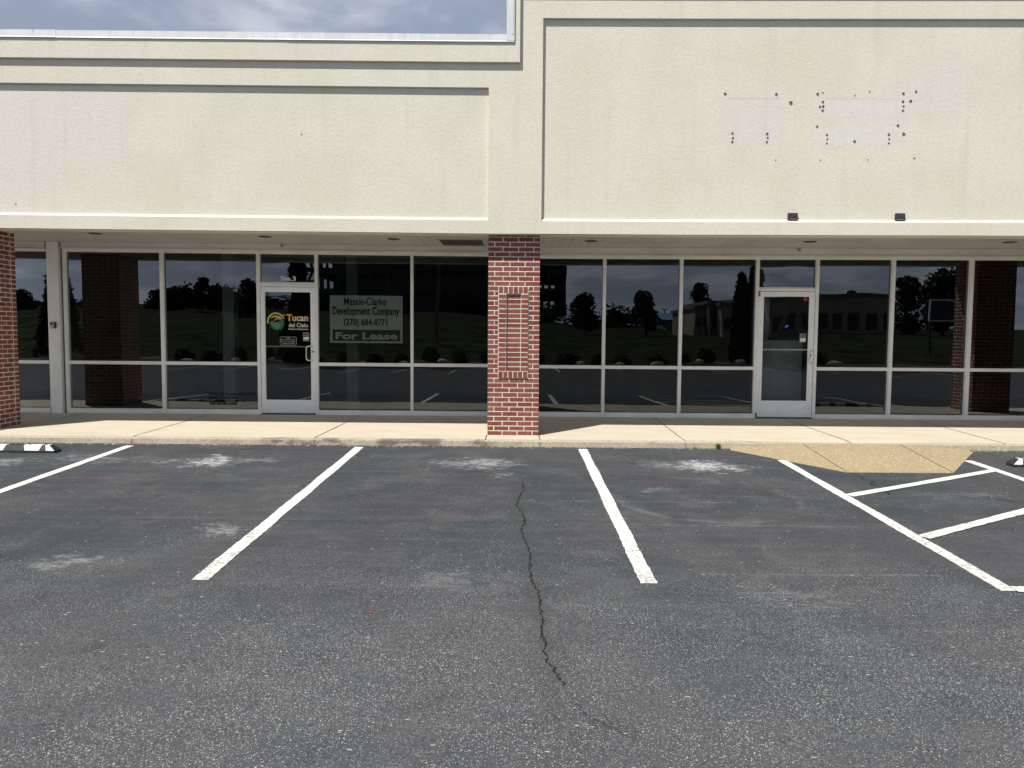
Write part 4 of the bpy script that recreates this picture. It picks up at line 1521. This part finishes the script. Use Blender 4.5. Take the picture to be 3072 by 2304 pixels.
lot_z = zl(-20) + .1
tree(182, 800, 46, lot_z, 130, 'tall conical evergreen mirrored at the left end of the shop windows', 'cone', 2600)
tree(905, 790, 47, lot_z, 115, 'broad conical evergreen mirrored in the restaurant door', 'cone', 3200)
tree(2228, 857, 46, lot_z, 62, 'slim conical evergreen mirrored left of the right-hand door', 'cone', 2400)
tree(2266, 833, 47, lot_z, 60, 'taller slim evergreen mirrored beside the right-hand door frame', 'cone', 2400)
tree(1932, 904, 92, 2.3, 96, 'open oak mirrored in the third pane right of the central pillar', 'round', 2600)
tree(2092, 876, 100, 2.2, 96, 'dense round tree mirrored above the tan shops', 'round', 2600)
tree(1754, 912, 90, 3.0, 100, 'bushy tree mirrored just right of the central pillar', 'round', 2600)
tree(600, 874, 100, 3.3, 66, 'rounded tree mirrored in the second restaurant window', 'round', 2000)
tree(728, 884, 96, 3.0, 120, 'wide bushy tree mirrored left of the restaurant door', 'round', 2600)
tree(500, 912, 105, 3.3, 110, 'low bushy tree mirrored in the second restaurant window', 'round', 1800)
tree(655, 900, 108, 3.3, 130, 'broad low tree mirrored beside the restaurant door frame', 'round', 2200)
tree(560, 905, 112, 3.3, 100, 'medium tree mirrored at the middle of the second restaurant window', 'round', 2000)
tree(265, 945, 120, 3.0, 45, 'small distant tree mirrored in the first restaurant window', 'round', 900)
tree(70, 925, 100, 3.0, 90, 'dark tree mirrored at the far left pane', 'round', 1500)
tree(2712, 858, 85, 1.0, 115, 'large tree mirrored in the right-hand windows', 'round', 2600)
tree(2825, 832, 88, 1.0, 150, 'largest tree mirrored at the right-hand pillar', 'round', 3200)
tree(2536, 898, 105, 1.2, 60, 'small round tree mirrored over the long low building', 'round', 1500)

# shrubs and boulders in the bed
sh0 = crown_mesh('shrub', 'round', .95, .66, 1600, .07)
sh_mesh = sh0.build('shrub', leaf_m).data
bpy.data.objects.remove(bpy.data.objects['shrub'])
for k in range(24):
    o = bpy.data.objects.new('shrub', sh_mesh); COL.objects.link(o)
    x = -20 + k * 1.65 + random.uniform(-.2, .2)
    o.location = (x, -30.3 + random.uniform(-.15, .15), lot_z); s_ = random.uniform(.8, 1.05); o.scale = (s_, s_, s_ * random.uniform(.85, 1.1)); o.rotation_euler.z = k
    tag(o, 'low dark shrub in the mulch bed across the parking lot, mirrored in the windows', 'shrub', 'shrubs in the mulch bed across the lot')
bm = bmesh.new(); bmesh.ops.create_icosphere(bm, subdivisions=2, radius=.3)
for v_ in bm.verts: v_.co = Vector((v_.co.x * 1.2, v_.co.y * .8, v_.co.z * .75)) * random.uniform(.85, 1.12)
rk = bpy.data.meshes.new('boulder'); bm.to_mesh(rk); bm.free(); rk.materials.append(rock_m)
for k in range(16):
    o = bpy.data.objects.new('boulder', rk); COL.objects.link(o)
    o.location = (-19.2 + k * 2.5 + random.uniform(-.4, .4), -29.75, lot_z + .1); o.rotation_euler.z = k * 1.7
    o.scale = (random.uniform(.8, 1.3), 1, random.uniform(.7, 1.1))
    tag(o, 'pale boulder at the front of the mulch bed across the lot, mirrored in the windows', 'boulder', 'boulders in the mulch bed across the lot')

bu = crown_mesh('bush', 'round', 2.6, 1.9, 900, .17)
bu_mesh = bu.build('bush', leaf_m).data
bpy.data.objects.remove(bpy.data.objects['bush'])
for k in range(22):
    o = bpy.data.objects.new('bush', bu_mesh); COL.objects.link(o)
    x = -70 + k * 5.2 + random.uniform(-1.6, 1.6)
    yb_ = random.uniform(-128, -112); o.location = (x, yb_, fz(x, yb_) - .15); s_ = random.uniform(.7, 1.9); o.scale = (s_ * random.uniform(.9, 1.6), s_, s_ * random.uniform(.6, 1.1)); o.rotation_euler.z = k * 1.1
    tag(o, 'low wild bush on the ridge of the field, mirrored in the windows', 'bush', 'wild bushes on the ridge of the field')

# unfinished frame building across the field
D = 140.0
ot = empty('frame_building', (-14, RY - (D - 10.8), 4.6))
tag(ot, 'dark multi-storey concrete and steel frame building mirrored behind the central pillar', 'building')
bx0, bx1 = -38.5, 9.3
by1 = RY - (D - 10.8); by0 = by1 - 34
z0 = 5.0
floors = [5.0, 8.6, 12.2, 15.8, 19.4]
for i, z in enumerate(floors):
    mb = MB(); mb.box(bx0, bx1, by0, by1, z, z + (1.0 if 0 < i < 4 else .9)); under(mb.build('floor_slab', steel_m), ot)
for i in range(17):
    x = bx0 + .3 + (bx1 - bx0 - .6) * i / 16
    for y in (by0 + .4, by1 - .4):
        mb = MB(); mb.box(x - .28, x + .28, y - .28, y + .28, z0, floors[-1]); under(mb.build('column', steel_m), ot)
for i in range(1, 6):
    y = by0 + .4 + (by1 - by0 - .8) * i / 6
    for x in (bx0 + .3, bx1 - .3):
        mb = MB(); mb.box(x - .25, x + .25, y - .25, y + .25, z0, floors[-1]); under(mb.build('column', steel_m), ot)
mb = MB(); mb.box(bx0 + 5.5, bx1 - 6.5, by0 + 1.5, by1 - 1.2, z0, floors[-1] - .1); under(mb.build('core_wall', steel_m), ot)


def far_block(name, px0, px1, y_top, y_bot, D, depth, m_, label, cat='building', bays=0):
    x0 = (px0 - 1553) / 2307 * D; x1 = (px1 - 1553) / 2307 * D
    zt = 1.444 + (1032 - y_top) / 2307 * D; zb = 1.444 + (1032 - y_bot) / 2307 * D
    y1 = RY - (D - 10.8)
    root = empty(name, ((x0 + x1) / 2, y1, zb)); tag(root, label, cat)
    mb = MB(); mb.box(x0, x1, y1 - depth, y1, zb - 2, zt); under(mb.build('wall', m_), root)
    mb = MB(); mb.box(x0 - .2, x1 + .2, y1 - depth - .2, y1 + .2, zt + .003, zt + .35); under(mb.build('parapet', slab_m), root)
    for i in range(bays):
        a = x0 + (x1 - x0) * (i + .2) / bays; b = x0 + (x1 - x0) * (i + .8) / bays
        mb = MB(); mb.box(a, b, y1, y1 + .06, zb, zb + (zt - zb) * .5); under(mb.build('window', dark_m), root)
    return root


far_block('shop_building', 2081, 2130, 960, 1018, 82, 14, tan_m, 'tan shop building mirrored left of the slim evergreens', bays=2)
far_block('shop_building', 2130, 2170, 944, 1020, 80, 14, tanw_m, 'brown taller shop front mirrored between two tan ones', bays=1)
far_block('shop_building', 2170, 2208, 950, 1022, 78, 14, tan_m, 'tan shop front mirrored beside the slim evergreens', bays=1)
far_block('long_building', 2300, 2660, 925, 1020, 84, 18, tan_m, 'long low tan building mirrored right of the right-hand door', bays=8)
br_ = far_block('warehouse', 1985, 2080, 995, 1010, 125, 20, slab_m, 'low warehouse with blue roof mirrored beside the oak', bays=0)
mb = MB(); xa = (1972 - 1553) / 2307 * 125; xb = (2081 - 1553) / 2307 * 125; yy = RY - 114.2; zt = 1.444 + (1032 - 995) / 2307 * 125
mb.poly([(xa, yy + .5, zt + .36), (xb, yy + .5, zt + .36), (xb, yy - 8, zt + 1.6), (xa, yy - 8, zt + 1.6)])
under(mb.build('roof', roofb_m), br_)

# blank post sign across the lot
D = 55; x0 = (2785 - 1553) / 2307 * D; x1 = (2862 - 1553) / 2307 * D; yb = RY - (D - 10.8); zt = 1.444 + (1032 - 926) / 2307 * D; zb = 1.444 + (1032 - 990) / 2307 * D
rt = empty('post_sign', ((x0 + x1) / 2, yb, lot_z)); tag(rt, 'blank dark sign in a white frame mirrored in the right-hand windows', 'sign')
mb = MB()
for a, b, c, d in ((x0, x0 + .09, zb, zt), (x1 - .09, x1, zb, zt), (x0 + .09, x1 - .09, zt - .12, zt), (x0 + .09, x1 - .09, zb, zb + .08)): mb.box(a, b, yb, yb + .12, c, d)
under(mb.build('frame', lettw_m), rt)
mb = MB(); mb.box(x0 + .09, x1 - .09, yb - .05, yb + .04, zb + .08, zt - .12); under(mb.build('panel', dark_m), rt)
for xx in (x0 + .05, x1 - .15):
    mb = MB(); mb.box(xx, xx + .12, yb - .04, yb + .05, lot_z - .6, zb - .003); under(mb.build('leg', steel_m), rt)

# utility poles and cables along the road beyond the bed
yw = -46.0
poles = []
for xp in (-42, -6.5, 40):
    r0_ = empty('utility_pole', (xp, yw, 0)); tag(r0_, {-42: 'utility pole at the left end of the mirrored cable', -6.5: 'utility pole hidden by the central pillar in the mirror image', 40: 'utility pole at the right end of the mirrored cable'}[xp], 'pole', 'utility poles along the field')
    mb = MB(); mb.tube([(xp, yw, -.5), (xp, yw, 10.6)], [.17, .11], 10); under(mb.build('shaft', gutter_m), r0_)
    mb = MB(); mb.box(xp - .06, xp + .06, yw - 1.1, yw + 1.1, 9.6, 9.75); under(mb.build('crossarm', gutter_m), r0_)
for k, (a, b) in enumerate(((-42, -6.5), (-6.5, 40))):
    for dy, hz, lb in ((-.9, 9.8, 'upper'), (.9, 9.8, 'front')):
        pts = [(a + (b - a) * i / 24, yw + dy, hz - 1.1 * 4 * (i / 24) * (1 - i / 24)) for i in range(25)]
        mb = MB(); mb.tube(pts, .02, 5)
        tag(mb.build('cable', wire_m), ['left', 'right'][k] + ' span of the ' + {'upper': 'field-side', 'front': 'lot-side'}[lb] + ' overhead cable mirrored across the windows', 'cable', 'overhead cables')

# tall lamp masts far away
for px, yt in ((1846, 951), (1864, 952), (1982, 960)):
    D = 150; x = (px - 1553) / 2307 * D; y = RY - (D - 10.8); zt = 1.444 + (1032 - yt) / 2307 * D
    r0_ = empty('lamp_mast', (x, y, 4)); tag(r0_, {1846: 'leftmost thin lamp mast mirrored on the skyline', 1864: 'middle thin lamp mast mirrored on the skyline', 1982: 'thin lamp mast mirrored right of the oak'}[px], 'lamp post', 'lamp masts on the skyline')
    mb = MB(); mb.tube([(x, y, 3.5), (x, y, zt)], [.12, .08], 8); under(mb.build('mast', steel_m), r0_)
    mb = MB(); mb.box(x - .5, x + .5, y - .1, y + .1, zt, zt + .12); under(mb.build('lamp_head', steel_m), r0_)
